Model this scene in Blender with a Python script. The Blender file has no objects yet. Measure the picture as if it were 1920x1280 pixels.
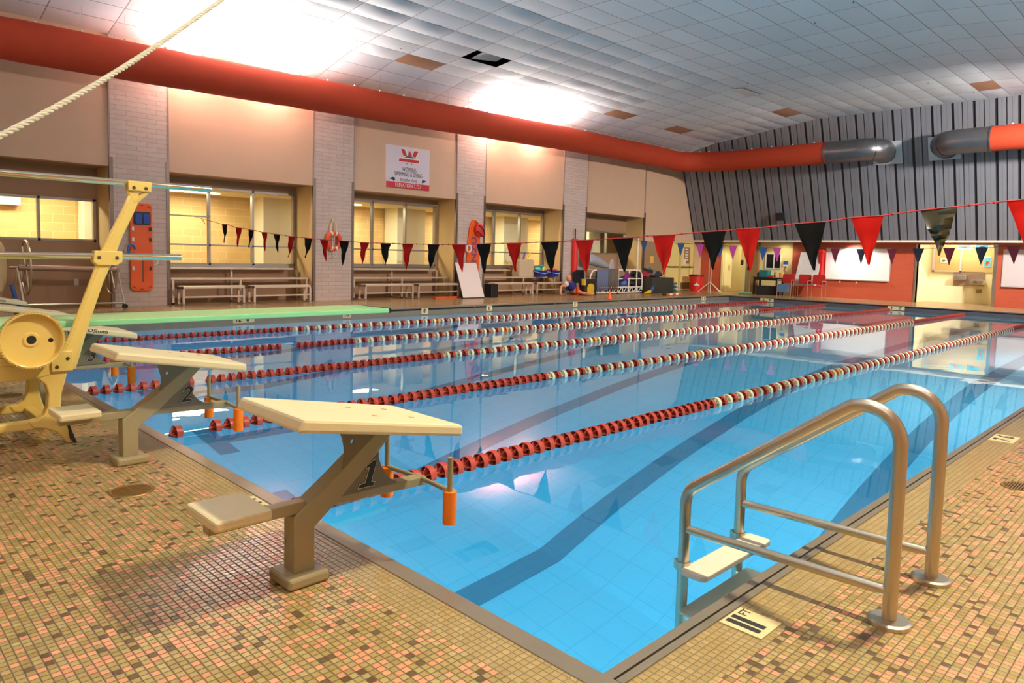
import bpy, bmesh, math, random
from mathutils import Vector, Matrix
random.seed(7)
sc = bpy.context.scene
COL = sc.collection

# ------------------------------------------------------------------ camera
# world: x across the pool (+x = right hand deck), y along the lanes, z up from the deck (m)
CAM = Vector((1.418, -1.891, 1.262)); YAW, PIT, ROL = 0.79367, -0.07698, 0.02467
FPX, PX, PY = 1333.54, 946.9, 583.6
fw = Vector((-math.sin(YAW)*math.cos(PIT), math.cos(YAW)*math.cos(PIT), math.sin(PIT)))
rt0 = Vector((math.cos(YAW), math.sin(YAW), 0)); up0 = rt0.cross(fw)
rt = rt0*math.cos(ROL)+up0*math.sin(ROL); up = -rt0*math.sin(ROL)+up0*math.cos(ROL)
cd = bpy.data.cameras.new('camera'); cam = bpy.data.objects.new('camera', cd); COL.objects.link(cam)
cam.matrix_world = Matrix(((rt.x, up.x, -fw.x, CAM.x), (rt.y, up.y, -fw.y, CAM.y), (rt.z, up.z, -fw.z, CAM.z), (0, 0, 0, 1)))
cd.sensor_width = 36; cd.lens = FPX/1920*36
cd.shift_x = (960-PX)/1920; cd.shift_y = (PY-640)/1920
cd.clip_start = 0.05; cd.clip_end = 200
sc.camera = cam
sc.view_settings.view_transform = 'Standard'; sc.view_settings.look = 'None'
sc.view_settings.exposure = 0.25; sc.view_settings.gamma = 1.0
sc.view_settings.use_curve_mapping = False
sc.cycles.use_denoising = True
sc.cycles.max_bounces = 10; sc.cycles.diffuse_bounces = 4; sc.cycles.glossy_bounces = 4
sc.cycles.transmission_bounces = 8; sc.cycles.transparent_max_bounces = 12
sc.cycles.sample_clamp_indirect = 6.0
sc.cycles.caustics_refractive = True; sc.cycles.caustics_reflective = False

w = bpy.data.worlds.new('world'); sc.world = w; w.use_nodes = True
w.node_tree.nodes['Background'].inputs[0].default_value = (0.9, 0.8, 0.7, 1)
w.node_tree.nodes['Background'].inputs[1].default_value = 0.02

def area(name, loc, aim, sx, sy, power, col, spread=180, along_y=False):
    l = bpy.data.lights.new(name, 'AREA'); l.shape = 'RECTANGLE'; l.size = sx; l.size_y = sy
    l.energy = power; l.color = col; l.spread = math.radians(spread)
    o = bpy.data.objects.new(name, l); COL.objects.link(o); o.location = loc
    d = (Vector(aim)-Vector(loc)).normalized(); o.rotation_euler = d.to_track_quat('-Z', 'Y').to_euler()
    if along_y:
        y = Vector((0, 1, 0)); x = y.cross(-d).normalized(); o.rotation_euler = Matrix((x, x.cross(d)*-1, -d)).transposed().to_euler()
    return o
def point(name, loc, power, col, r=.1):
    l = bpy.data.lights.new(name, 'POINT'); l.energy = power; l.color = col; l.shadow_soft_size = r
    o = bpy.data.objects.new(name, l); COL.objects.link(o); o.location = loc; return o
def spot(name, loc, aim, power, col, ang=90, blend=.6, r=.08):
    l = bpy.data.lights.new(name, 'SPOT'); l.energy = power; l.color = col; l.spot_size = math.radians(ang); l.spot_blend = blend; l.shadow_soft_size = r
    o = bpy.data.objects.new(name, l); COL.objects.link(o); o.location = loc
    d = Vector(aim)-Vector(loc); o.rotation_euler = d.to_track_quat('-Z', 'Y').to_euler(); return o
WARM = (1, .90, .64); NEUT = (1, .93, .86); PALE = (1, .90, .66)
# uplights hung behind the fabric ducts on both long sides of the hall
UPC = (1, .88, .80)
for y in (5.2, 14.3):
    area('duct_uplight', (-14.55, y, 5.36), (-13.9, y, 6.4), .3, 1.7, 900, UPC, along_y=True)
    for dy in (-1.0, 1.0): point('duct_uplight_glow', (-14.58, y+dy, 5.36), 110, (1, .74, .64), .12)
for y in (-2.5, 9.8, 19.0): area('duct_uplight', (1.95, y, 5.3), (1.2, y, 6.4), .35, 1.5, 1050, (.80, .91, 1), along_y=True)
# hall lamps on the right side over the deck, then an added rear fill
area('hall_and_fill_lamp', (.85, 2.6, 5.35), (.2, 1.6, 0), .3, .3, 370, WARM)
area('hall_and_fill_lamp', (.75, 11.5, 5.5), (-6, 12.5, 0), .5, .5, 420, NEUT, 95)
area('hall_and_fill_lamp', (.75, 20.0, 5.5), (-8, 25.5, 1.0), .5, .5, 500, NEUT, 110)
area('hall_and_fill_lamp', (-7.5, -5.2, 4.6), (-9, 6, 1.5), 1.2, .5, 30, NEUT)  # fill added behind the camera for general light
# corridor behind the windows
for y in (-1.0, 1.6, 5.2, 9.9, 14.6, 19.6): area('corridor_lamp', (-17.0, y, 2.66), (-17.0, y, 0), .5, 1.4, 78, PALE, along_y=True)
# soffit and alcove lamps at the shallow end
spot('soffit_lamp', (-8.6, 25.72, 2.08), (-8.4, 26.2, .9), 120, (1, .95, .86), 130)
spot('soffit_lamp', (-13.4, 25.72, 2.08), (-13.4, 26.1, .6), 40, PALE, 140)
spot('soffit_lamp', (-11.2, 25.72, 2.08), (-11.2, 26.2, .6), 24, PALE, 140)
spot('soffit_lamp', (-2.4, 25.72, 2.08), (-2.4, 26.2, .6), 20, (1, .95, .86), 140)
area('alcove_lamp', (-5.2, 26.9, 2.38), (-5.2, 27.2, 0), 1.0, .3, 40, (1, .93, .74))
area('entry_lamp', (-13.2, 27.4, 2.25), (-13.2, 27.4, 0), .8, .5, 24, PALE)
# unseen lamps added below the water line to light the basin
UW = (.72, .92, .90)
for y in (1.2, 4.5, 8.5): area('basin_fill_lamp', (.06, y, -.85), (-5, y+.5, -2.6), .6, .4, 70, UW)
for y in (13, 18): area('basin_fill_lamp', (.06, y, -.7), (-5, y, -1.5), .5, .3, 42, UW)
for x in (-2.05, -5.1, -8.2): area('basin_fill_lamp', (x, -.12, -.85), (x, 4, -2.6), .5, .4, 38, UW)

# ------------------------------------------------------------------ pixel ray to a real plane in the hall
def at(px, py, ax, val):
    d = fw+rt*((px-PX)/FPX)-up*((py-PY)/FPX)
    return CAM+d*((val-CAM[ax])/d[ax])

# ------------------------------------------------------------------ materials
def lin(c): return tuple(((v/255)/12.92 if v/255 <= .04045 else ((v/255+.055)/1.055)**2.4) for v in c)
MT = {}
def mat(name, rgb, rough=.5, metal=0., noise=0., nscale=8., bump=0., bscale=40., spec=.5, emit=None, estr=0., coat=0.):
    if name in MT: return MT[name]
    m = bpy.data.materials.new(name); m.use_nodes = True; nt = m.node_tree; b = nt.nodes['Principled BSDF']
    c = lin(rgb); b.inputs['Base Color'].default_value = (*c, 1); b.inputs['Roughness'].default_value = rough
    b.inputs['Metallic'].default_value = metal; b.inputs['Specular IOR Level'].default_value = spec
    if coat: b.inputs['Coat Weight'].default_value = coat; b.inputs['Coat Roughness'].default_value = .15
    if emit: b.inputs['Emission Color'].default_value = (*lin(emit), 1); b.inputs['Emission Strength'].default_value = estr
    if noise or bump:
        tc = nt.nodes.new('ShaderNodeTexCoord')
    if noise:
        n = nt.nodes.new('ShaderNodeTexNoise'); n.inputs['Scale'].default_value = nscale; n.inputs['Detail'].default_value = 4
        nt.links.new(tc.outputs['Object'], n.inputs['Vector'])
        mx = nt.nodes.new('ShaderNodeMix'); mx.data_type = 'RGBA'
        mx.inputs['A'].default_value = (*[max(0, v*(1-noise)) for v in c], 1); mx.inputs['B'].default_value = (*[min(1, v*(1+noise)) for v in c], 1)
        nt.links.new(n.outputs['Fac'], mx.inputs['Factor']); nt.links.new(mx.outputs['Result'], b.inputs['Base Color'])
    if bump:
        n2 = nt.nodes.new('ShaderNodeTexNoise'); n2.inputs['Scale'].default_value = bscale; nt.links.new(tc.outputs['Object'], n2.inputs['Vector'])
        bp = nt.nodes.new('ShaderNodeBump'); bp.inputs['Strength'].default_value = bump; bp.inputs['Distance'].default_value = .01
        nt.links.new(n2.outputs['Fac'], bp.inputs['Height']); nt.links.new(bp.outputs['Normal'], b.inputs['Normal'])
    MT[name] = m; return m
def N(nt, t, **kw):
    n = nt.nodes.new(t)
    for k, v in kw.items():
        if k.startswith('i_'): n.inputs[k[2:]].default_value = v
        else: setattr(n, k, v)
    return n
def mth(nt, op, a, b=None):
    n = nt.nodes.new('ShaderNodeMath'); n.operation = op
    for i, v in enumerate((a, b)):
        if v is None: continue
        if isinstance(v, (int, float)): n.inputs[i].default_value = v
        else: nt.links.new(v, n.inputs[i])
    return n.outputs[0]
def grid_mat(name, cell, axes, stops, grout, gw, rough=.3, off=(0, 0), bump=.4, tilt=.0, metal=0., vary=.1, blotch=0.):
    """square cells in world axes with per-cell colours; stops = [(upto, rgb)...]"""
    m = bpy.data.materials.new(name); m.use_nodes = True; nt = m.node_tree; b = nt.nodes['Principled BSDF']; L = nt.links.new
    g = N(nt, 'ShaderNodeNewGeometry'); s = N(nt, 'ShaderNodeSeparateXYZ'); L(g.outputs['Position'], s.inputs[0])
    fr = []; fl = []
    for k in range(2):
        v = mth(nt, 'DIVIDE', mth(nt, 'SUBTRACT', s.outputs[axes[k]], off[k]), cell[k])
        fl.append(mth(nt, 'FLOOR', v)); f = mth(nt, 'FRACT', v)
        e = mth(nt, 'MINIMUM', f, mth(nt, 'SUBTRACT', 1., f)); fr.append(mth(nt, 'MULTIPLY', e, cell[k]))
    edge = mth(nt, 'MINIMUM', fr[0], fr[1])
    mask = mth(nt, 'SMOOTH_MIN', 1., mth(nt, 'DIVIDE', edge, gw)); mask.node.inputs[2].default_value = .2
    cx = N(nt, 'ShaderNodeCombineXYZ'); L(fl[0], cx.inputs[0]); L(fl[1], cx.inputs[1])
    wn = N(nt, 'ShaderNodeTexWhiteNoise', noise_dimensions='2D'); L(cx.outputs[0], wn.inputs['Vector'])
    cr = N(nt, 'ShaderNodeValToRGB'); cr.color_ramp.interpolation = 'CONSTANT'; el = cr.color_ramp.elements
    el[0].position = 0; el[0].color = (*lin(stops[0][1]), 1); el[1].position = stops[0][0]; el[1].color = (*lin(stops[min(1, len(stops)-1)][1]), 1)
    for k in range(1, len(stops)-1):
        e = el.new(stops[k][0]); e.color = (*lin(stops[k+1][1]), 1)
    L(wn.outputs['Value'], cr.inputs[0])
    hs = N(nt, 'ShaderNodeHueSaturation'); L(cr.outputs[0], hs.inputs['Color'])
    sp = N(nt, 'ShaderNodeSeparateColor'); L(wn.outputs['Color'], sp.inputs[0])
    L(mth(nt, 'ADD', 1-vary, mth(nt, 'MULTIPLY', sp.outputs[1], 2*vary)), hs.inputs['Value'])
    col = hs.outputs[0]
    if blotch:
        tn = N(nt, 'ShaderNodeTexNoise', i_Scale=.9); tn.inputs['Detail'].default_value = 5; L(g.outputs['Position'], tn.inputs['Vector'])
        h2 = N(nt, 'ShaderNodeHueSaturation'); L(col, h2.inputs['Color'])
        L(mth(nt, 'ADD', 1-blotch, mth(nt, 'MULTIPLY', tn.outputs['Fac'], 2*blotch)), h2.inputs['Value']); col = h2.outputs[0]
    mx = N(nt, 'ShaderNodeMix', data_type='RGBA'); mx.inputs['A'].default_value = (*lin(grout), 1)
    L(mask, mx.inputs['Factor']); L(col, mx.inputs['B']); L(mx.outputs['Result'], b.inputs['Base Color'])
    b.inputs['Metallic'].default_value = metal
    L(mth(nt, 'SUBTRACT', .85, mth(nt, 'MULTIPLY', mask, .85-rough)), b.inputs['Roughness'])
    bp = N(nt, 'ShaderNodeBump', i_Strength=bump); bp.inputs['Distance'].default_value = .002; L(mask, bp.inputs['Height'])
    nrm = bp.outputs['Normal']
    if tilt:
        vs = N(nt, 'ShaderNodeVectorMath', operation='SUBTRACT'); L(wn.outputs['Color'], vs.inputs[0]); vs.inputs[1].default_value = (.5, .5, .5)
        vm = N(nt, 'ShaderNodeVectorMath', operation='SCALE'); L(vs.outputs[0], vm.inputs[0]); vm.inputs['Scale'].default_value = tilt
        va = N(nt, 'ShaderNodeVectorMath', operation='ADD'); L(nrm, va.inputs[0]); L(vm.outputs[0], va.inputs[1])
        vn = N(nt, 'ShaderNodeVectorMath', operation='NORMALIZE'); L(va.outputs[0], vn.inputs[0]); nrm = vn.outputs[0]
    L(nrm, b.inputs['Normal']); MT[name] = m; return m
def brick_mat(name, c1, c2, mortar, w_, h_, rough=.7, along='Y', ms=.006, bump=.5):
    m = bpy.data.materials.new(name); m.use_nodes = True; nt = m.node_tree; b = nt.nodes['Principled BSDF']; L = nt.links.new
    g = N(nt, 'ShaderNodeNewGeometry'); s = N(nt, 'ShaderNodeSeparateXYZ'); L(g.outputs['Position'], s.inputs[0])
    c = N(nt, 'ShaderNodeCombineXYZ'); L(s.outputs[along], c.inputs[0]); L(s.outputs['Z'], c.inputs[1])
    bt = N(nt, 'ShaderNodeTexBrick', i_Scale=1.); L(c.outputs[0], bt.inputs['Vector'])
    bt.inputs['Brick Width'].default_value = w_; bt.inputs['Row Height'].default_value = h_; bt.inputs['Mortar Size'].default_value = ms
    bt.inputs['Color1'].default_value = (*lin(c1), 1); bt.inputs['Color2'].default_value = (*lin(c2), 1); bt.inputs['Mortar'].default_value = (*lin(mortar), 1)
    L(bt.outputs['Color'], b.inputs['Base Color']); b.inputs['Roughness'].default_value = rough
    bp = N(nt, 'ShaderNodeBump', i_Strength=bump, invert=True); bp.inputs['Distance'].default_value = .004; L(bt.outputs['Fac'], bp.inputs['Height']); L(bp.outputs[0], b.inputs['Normal'])
    MT[name] = m; return m

M_TILE = grid_mat('deck_mosaic', (.0268, .0268), ('X', 'Y'), [(.48, (168, 144, 86)), (.66, (180, 158, 102)), (.93, (220, 156, 114)), (1., (104, 80, 50))], (66, 50, 30), .0034, .15, bump=.6, tilt=.03, vary=.12, blotch=.12)
M_BAND = grid_mat('deck_border_tile', (.0268, .0268), ('X', 'Y'), [(.7, (168, 144, 92)), (1., (176, 152, 100))], (92, 74, 44), .0026, .15, bump=.5, tilt=.03, vary=.06, blotch=.1)
M_STEEL = mat('brushed_steel', (200, 192, 172), .33, 1., bump=.03, bscale=300)
M_STEEL2 = mat('gutter_steel', (156, 144, 124), .35, .55, noise=.15, nscale=5, bump=.05, bscale=60)
M_DARKGAP = mat('gutter_slot', (20, 16, 12), .8)
M_BLACK = mat('black_plastic', (18, 18, 20), .45)
M_WHITE = mat('white_paint', (225, 222, 212), .45)
M_CHROME = mat('chrome', (226, 216, 186), .12, 1.)
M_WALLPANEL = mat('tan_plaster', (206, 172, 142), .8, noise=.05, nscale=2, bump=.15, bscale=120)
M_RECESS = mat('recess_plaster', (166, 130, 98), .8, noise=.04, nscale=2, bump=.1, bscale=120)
M_PIER = brick_mat('pier_block', (200, 182, 168), (190, 172, 160), (158, 140, 128), .40, .1, .75, 'Y', .004)
M_CORR = brick_mat('corridor_block', (226, 190, 128), (216, 180, 118), (240, 208, 150), .46, .2, .7, 'Y', .008, .2)
M_RED = brick_mat('red_block', (186, 84, 54), (180, 80, 51), (164, 74, 48), .40, .1, .55, 'X', .003, .3)
M_CREAM = mat('cream_paint', (226, 208, 142), .6)
M_DUCT = mat('red_duct_fabric', (178, 56, 22), .8, noise=.06, nscale=3, bump=.25, bscale=5)
M_GALV = mat('galvanised_duct', (120, 120, 124), .35, .85, noise=.15, nscale=4)
M_ALU = mat('window_aluminium', (150, 142, 130), .4, .6)
M_MINT = mat('mint_board', (140, 214, 150), .5, noise=.05, nscale=6)
M_MINTTOP = mat('mint_tread', (184, 220, 150), .75, noise=.08, nscale=40, bump=.4, bscale=250)
M_YEL = mat('yellow_enamel', (236, 206, 112), .3, noise=.04, nscale=5, coat=.3)
M_BLOCK = mat('block_top_plastic', (226, 214, 168), .5, noise=.03, nscale=8, bump=.12, bscale=250)
M_FRAME = mat('block_frame_paint', (158, 146, 108), .4, noise=.05, nscale=5)
M_WEB = mat('block_web_paint', (116, 106, 80), .42, noise=.05, nscale=5)
M_FOAM = mat('orange_foam', (255, 132, 20), .85, bump=.3, bscale=200)
M_BENCH = mat('anodised_bench', (214, 194, 170), .38, .45)
M_BLUE = mat('pool_blue', (40, 84, 160), .4)
M_RUBBER = mat('rubber', (24, 20, 18), .8)

# ------------------------------------------------------------------ mesh builder
class MB:
    def __init__(s): s.v = []; s.f = []; s.mi = []; s.cur = 0
    def add(s, vs, fs):
        n = len(s.v); s.v += [Vector(p) for p in vs]; s.f += [[i+n for i in f] for f in fs]; s.mi += [s.cur]*len(fs); return s
    def box(s, x0, x1, y0, y1, z0, z1):
        return s.add([(x0, y0, z0), (x1, y0, z0), (x1, y1, z0), (x0, y1, z0), (x0, y0, z1), (x1, y0, z1), (x1, y1, z1), (x0, y1, z1)],
                     [(0, 3, 2, 1), (4, 5, 6, 7), (0, 1, 5, 4), (1, 2, 6, 5), (2, 3, 7, 6), (3, 0, 4, 7)])
    def obox(s, c, ax, ay, az):
        c, ax, ay, az = map(Vector, (c, ax, ay, az)); p = []
        for k in (-1, 1):
            for i, j in ((-1, -1), (1, -1), (1, 1), (-1, 1)): p.append(c+ax*i+ay*j+az*k)
        return s.add(p, [(0, 3, 2, 1), (4, 5, 6, 7), (0, 1, 5, 4), (1, 2, 6, 5), (2, 3, 7, 6), (3, 0, 4, 7)])
    def beam(s, a, b, w_, h_, side=(1, 0, 0)):
        a, b = Vector(a), Vector(b); d = b-a; sd = Vector(side); n = d.cross(sd).normalized(); sd = n.cross(d).normalized()
        return s.obox((a+b)/2, d/2, sd*w_/2, n*h_/2)
    def tube(s, pts, r, seg=12, cap=True, closed=False):
        pts = [Vector(p) for p in pts]; n = len(pts); rs = r if isinstance(r, (list, tuple)) else [r]*n
        T = []
        for i in range(n):
            a = pts[i-1] if (i > 0 or closed) else pts[i]; b = pts[(i+1) % n] if (i < n-1 or closed) else pts[i]
            T.append((b-a).normalized())
        ref = Vector((0, 0, 1)) if abs(T[0].z) < .9 else Vector((1, 0, 0))
        U = T[0].cross(ref).normalized(); vs = []
        for i in range(n):
            U = (U-T[i]*U.dot(T[i])).normalized(); V = T[i].cross(U)
            for k in range(seg):
                a = 2*math.pi*k/seg; vs.append(pts[i]+(U*math.cos(a)+V*math.sin(a))*rs[i])
        fs = []
        for i in range(n if closed else n-1):
            j = (i+1) % n
            for k in range(seg):
                k2 = (k+1) % seg; fs.append((i*seg+k, i*seg+k2, j*seg+k2, j*seg+k))
        if cap and not closed: fs.append(tuple(range(seg-1, -1, -1))); fs.append(tuple((n-1)*seg+k for k in range(seg)))
        return s.add(vs, fs)
    def cyl(s, a, b, r, r2=None, seg=24): return s.tube([a, b], [r, r if r2 is None else r2], seg)
    def lathe(s, c, axis, prof, seg=32, closed=False):
        """prof: list of (radius, height along axis)"""
        c = Vector(c); A = Vector(axis).normalized(); ref = Vector((0, 0, 1)) if abs(A.z) < .9 else Vector((1, 0, 0))
        U = A.cross(ref).normalized(); V = A.cross(U); vs = []; n = len(prof)
        for r, h in prof:
            for k in range(seg):
                a = 2*math.pi*k/seg; vs.append(c+A*h+(U*math.cos(a)+V*math.sin(a))*r)
        fs = []
        for i in range(n if closed else n-1):
            j = (i+1) % n
            for k in range(seg):
                k2 = (k+1) % seg; fs.append((i*seg+k, j*seg+k, j*seg+k2, i*seg+k2))
        return s.add(vs, fs)
    def prism(s, poly, o, ux, uy, un, t):
        """polygon (u,v) in plane at o with axes ux,uy; thickness t along un (centred)"""
        o, ux, uy, un = map(Vector, (o, ux, uy, un)); n = len(poly)
        a = [o+ux*u+uy*v-un*t/2 for u, v in poly]; b = [p+un*t for p in a]
        return s.add(a+b, [tuple(range(n-1, -1, -1)), tuple(range(n, 2*n))]+[(i, (i+1) % n, (i+1) % n+n, i+n) for i in range(n)])
    def ball(s, c, rx, ry=None, rz=None, seg=16, rings=10):
        ry = ry or rx; rz = rz or rx; c = Vector(c); vs = [c+Vector((0, 0, rz))]; fs = []
        for i in range(1, rings):
            t = math.pi*i/rings
            for k in range(seg):
                a = 2*math.pi*k/seg; vs.append(c+Vector((rx*math.sin(t)*math.cos(a), ry*math.sin(t)*math.sin(a), rz*math.cos(t))))
        vs.append(c-Vector((0, 0, rz))); e = len(vs)-1
        for k in range(seg):
            k2 = (k+1) % seg; fs.append((0, 1+k, 1+k2)); fs.append((e, 1+(rings-2)*seg+k2, 1+(rings-2)*seg+k))
            for i in range(rings-2): fs.append((1+i*seg+k, 1+(i+1)*seg+k, 1+(i+1)*seg+k2, 1+i*seg+k2))
        return s.add(vs, fs)
    def mesh(s, name, mats, origin=(0, 0, 0), smooth=False):
        m = bpy.data.meshes.new(name); o = Vector(origin)
        m.from_pydata([p-o for p in s.v], [], s.f); m.validate()
        for mm in (mats if isinstance(mats, (list, tuple)) else [mats]): m.materials.append(mm)
        if len(m.polygons) == len(s.mi): m.polygons.foreach_set('material_index', s.mi)
        bm = bmesh.new(); bm.from_mesh(m); bmesh.ops.recalc_face_normals(bm, faces=bm.faces); bm.to_mesh(m); bm.free()
        if smooth:
            m.polygons.foreach_set('use_smooth', [True]*len(m.polygons))
            m.set_sharp_from_angle(angle=math.radians(40))
        return m

def wloc(o):
    v = Vector(o.location)
    return v+wloc(o.parent) if o.parent else v
def tag(o, label=None, cat=None, group=None, kind=None):
    for k, v in (('label', label), ('category', cat), ('group', group), ('kind', kind)):
        if v: o[k] = v
    return o
def thing(name, loc, label, cat, group=None, kind=None):
    o = bpy.data.objects.new(name, None); COL.objects.link(o); o.location = loc; o.empty_display_size = .1
    return tag(o, label, cat, group, kind)
def part(name, mb, m, parent, label=None, smooth=False, bevel=0, kind=None):
    o = bpy.data.objects.new(name, mb.mesh(name, m, wloc(parent), smooth)); COL.objects.link(o); o.parent = parent
    if bevel: add_bevel(o, bevel)
    return tag(o, label, kind=kind)
def add_bevel(o, b, seg=2):
    md = o.modifiers.new('bevel', 'BEVEL'); md.width = b; md.segments = seg; md.limit_method = 'ANGLE'; md.angle_limit = math.radians(35)
def single(name, mb, m, label, cat, group=None, kind=None, smooth=False, bevel=0):
    xs = [p.x for p in mb.v]; ys = [p.y for p in mb.v]; zs = [p.z for p in mb.v]
    c = Vector(((min(xs)+max(xs))/2, (min(ys)+max(ys))/2, min(zs)))
    o = bpy.data.objects.new(name, mb.mesh(name, m, c, smooth)); COL.objects.link(o); o.location = c
    if bevel: add_bevel(o, bevel)
    return tag(o, label, cat, group, kind)
def struct(name, mb, m, parent=None, smooth=False, bevel=0):
    o = bpy.data.objects.new(name, mb.mesh(name, m, wloc(parent) if parent else (0, 0, 0), smooth)); COL.objects.link(o)
    if parent: o.parent = parent
    else: o['kind'] = 'structure'
    if bevel: add_bevel(o, bevel)
    return o
def copy_tree(o, parent=None):
    c = o.copy(); COL.objects.link(c)
    if parent: c.parent = parent
    for ch in list(o.children): copy_tree(ch, c)
    return c
def text(name, body, m, parent, o, ux, uy, height, offset=0., shear=0., sx=1., align='CENTER', thick=.0015, label=None, origin_shift=(0, 0)):
    """lettering: o = centre of baseline box, ux/uy = reading and up directions"""
    cu = bpy.data.curves.new(name, 'FONT'); cu.body = body; cu.size = 1.; cu.offset = offset; cu.shear = shear; cu.align_x = align; cu.align_y = 'CENTER'; cu.extrude = .001; cu.resolution_u = 3
    t = bpy.data.objects.new(name, cu); COL.objects.link(t); dg = bpy.context.evaluated_depsgraph_get(); dg.update()
    me = bpy.data.meshes.new_from_object(t.evaluated_get(dg)); bpy.data.objects.remove(t); bpy.data.curves.remove(cu)
    h = .7; ux, uy = Vector(ux).normalized(), Vector(uy).normalized(); un = ux.cross(uy); k = height/h; base = Vector(o)-wloc(parent)
    for v in me.vertices: v.co = base+ux*(v.co.x*k*sx+origin_shift[0])+uy*(v.co.y*k+origin_shift[1])+un*(v.co.z*thick/.001)
    me.materials.clear(); me.materials.append(m); me.name = name
    ob = bpy.data.objects.new(name, me); COL.objects.link(ob); ob.parent = parent
    return tag(ob, label)
def arc(c, u, v, r, a0, a1, n=8):
    c, u, v = Vector(c), Vector(u), Vector(v)
    return [c+u*(r*math.cos(a0+(a1-a0)*i/n))+v*(r*math.sin(a0+(a1-a0)*i/n)) for i in range(n+1)]
X, Y, Z = Vector((1, 0, 0)), Vector((0, 1, 0)), Vector((0, 0, 1))

# ================================================================== THE HALL
XL, XR, YB, YE = -15.0, 2.7, -5.5, 26.2        # left wall, right wall, back wall, end wall
PXL, PXR, PYN, PYF, WZ = -11.75, .15, -.2, 22.86, -.15   # pool edges, water level
# deck: mosaic slabs with a plain tile border round the pool
mb = MB()
mb.box(.42, XR, YB, YE+.1, -.3, 0); mb.box(XL-1.2, .42, YB, -.43, -.3, 0); mb.box(XL-1.2, -12.15, -.43, YE+.1, -.3, 0); mb.box(-12.15, .42, 23.2, YE+.1, -.3, 0)
mb.box(-15, -12.5, YE+.1, 30, -.3, 0); mb.box(-6.8, -3.8, YE+.1, 28, -.3, 0)
mb.cur = 1
mb.box(.24, .42, -.43, 23.2, -.3, 0); mb.box(-12.15, .24, -.43, -.28, -.3, 0); mb.box(-12.15, -11.95, -.28, 23.2, -.3, 0); mb.box(-11.95, .24, 23.0, 23.2, -.3, 0)
struct('floor', mb, [M_TILE, M_BAND])
# steel edge and rim gutter
mb = MB(); mb.box(-11.95, .24, -.28, PYN, -.3, .004); struct('trim_1', mb, M_STEEL2, bevel=.004)
mb = MB(); mb.box(PXR, .188, PYN, 22.9, -.3, -.012); mb.box(.212, .24, PYN, 22.9, -.3, .004); mb.cur = 1; mb.box(.188, .212, PYN, 22.9, -.3, -.09); struct('trim_2', mb, [M_STEEL2, M_DARKGAP])
mb = MB(); mb.box(-11.95, PXL, PYN, 23.0, 0, .03); mb.box(-11.95, PXL, PYN, 23.0, -.4, -.04)
for y in range(0, 23, 3): mb.box(PXL-.01, PXL+.004, y+.98, y+1.0, -.14, .03)
mb.cur = 1; mb.box(-11.95, PXL-.03, PYN, 23.0, -.04, 0); struct('trim_3', mb, [M_STEEL2, M_DARKGAP])
mb = MB(); mb.box(-11.75, .24, 22.88, 23.0, -.02, .008); mb.box(-11.75, .15, PYF, 23.0, -.4, -.05)
mb.cur = 1; mb.box(-11.75, .15, 22.9, 23.0, -.05, -.02); struct('trim_4', mb, [mat('end_rim_steel', (120, 120, 128), .35, .8), M_DARKGAP])
# pool basin
M_BASIN = grid_mat('pool_tile', (.3, .3), ('X', 'Y'), [(1., (196, 226, 236)), (1., (196, 226, 236))], (172, 206, 220), .006, .5, bump=.0, vary=.02)
M_BASINW = mat('pool_wall_tile', (190, 222, 234), .5)
prof = [(-.2, -3.35), (3.2, -3.8), (6.3, -3.15), (8.4, -2.55), (10.5, -1.95), (13.9, -1.6), (22.86, -1.25)]
mb = MB()
for (a, za), (b, zb) in zip(prof, prof[1:]):
    mb.add([(PXL, a, za), (PXR, a, za), (PXR, b, zb), (PXL, b, zb), (PXL, a, za-.3), (PXR, a, za-.3), (PXR, b, zb-.3), (PXL, b, zb-.3)], [(0, 1, 2, 3), (7, 6, 5, 4), (0, 3, 7, 4), (1, 5, 6, 2), (0, 4, 5, 1), (3, 2, 6, 7)])
struct('floor_pool', mb, M_BASIN)
for nm_, bx_ in (('wall_pool_right', (PXR, PXR+.02, PYN-.02, PYF+.02, -4.3, -.13)), ('wall_pool_left', (PXL-.02, PXL-.001, PYN-.02, PYF+.02, -4.3, -.16)), ('wall_pool_near', (PXL, PXR, PYN-.02, PYN, -4.3, -.13)), ('wall_pool_far', (PXL, PXR, PYF+.001, PYF+.02, -4.3, -.16))):
    mb = MB(); mb.box(*bx_); struct(nm_, mb, M_BASINW)
M_LINE = mat('lane_line_tile', (118, 150, 166), .5)
mb = MB()
def prz(y):
    for (a, za), (b, zb) in zip(prof, prof[1:]):
        if a <= y <= b: return za+(zb-za)*(y-a)/(b-a)
for k in range(6):
    x = -1.02-2.035*k; ys = [1.6]+[p[0] for p in prof[1:-1]]+[21.2]
    for a, b in zip(ys, ys[1:]):
        mb.add([(x-.13, a, prz(a)+.004), (x+.13, a, prz(a)+.004), (x+.13, b, prz(b)+.004), (x-.13, b, prz(b)+.004)], [(0, 1, 2, 3)])
    for y in (1.6, 21.2): mb.add([(x-.45, y-.12, prz(y-.12)+.005), (x+.45, y-.12, prz(y-.12)+.005), (x+.45, y+.12, prz(y+.12)+.005), (x-.45, y+.12, prz(y+.12)+.005)], [(0, 1, 2, 3)])
    mb.box(x-.13, x+.13, PYF-.006, PYF, -1.1, -.45); mb.box(x-.45, x+.45, PYF-.007, PYF, -.85, -.6)
struct('trim_5', mb, M_LINE)
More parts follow.
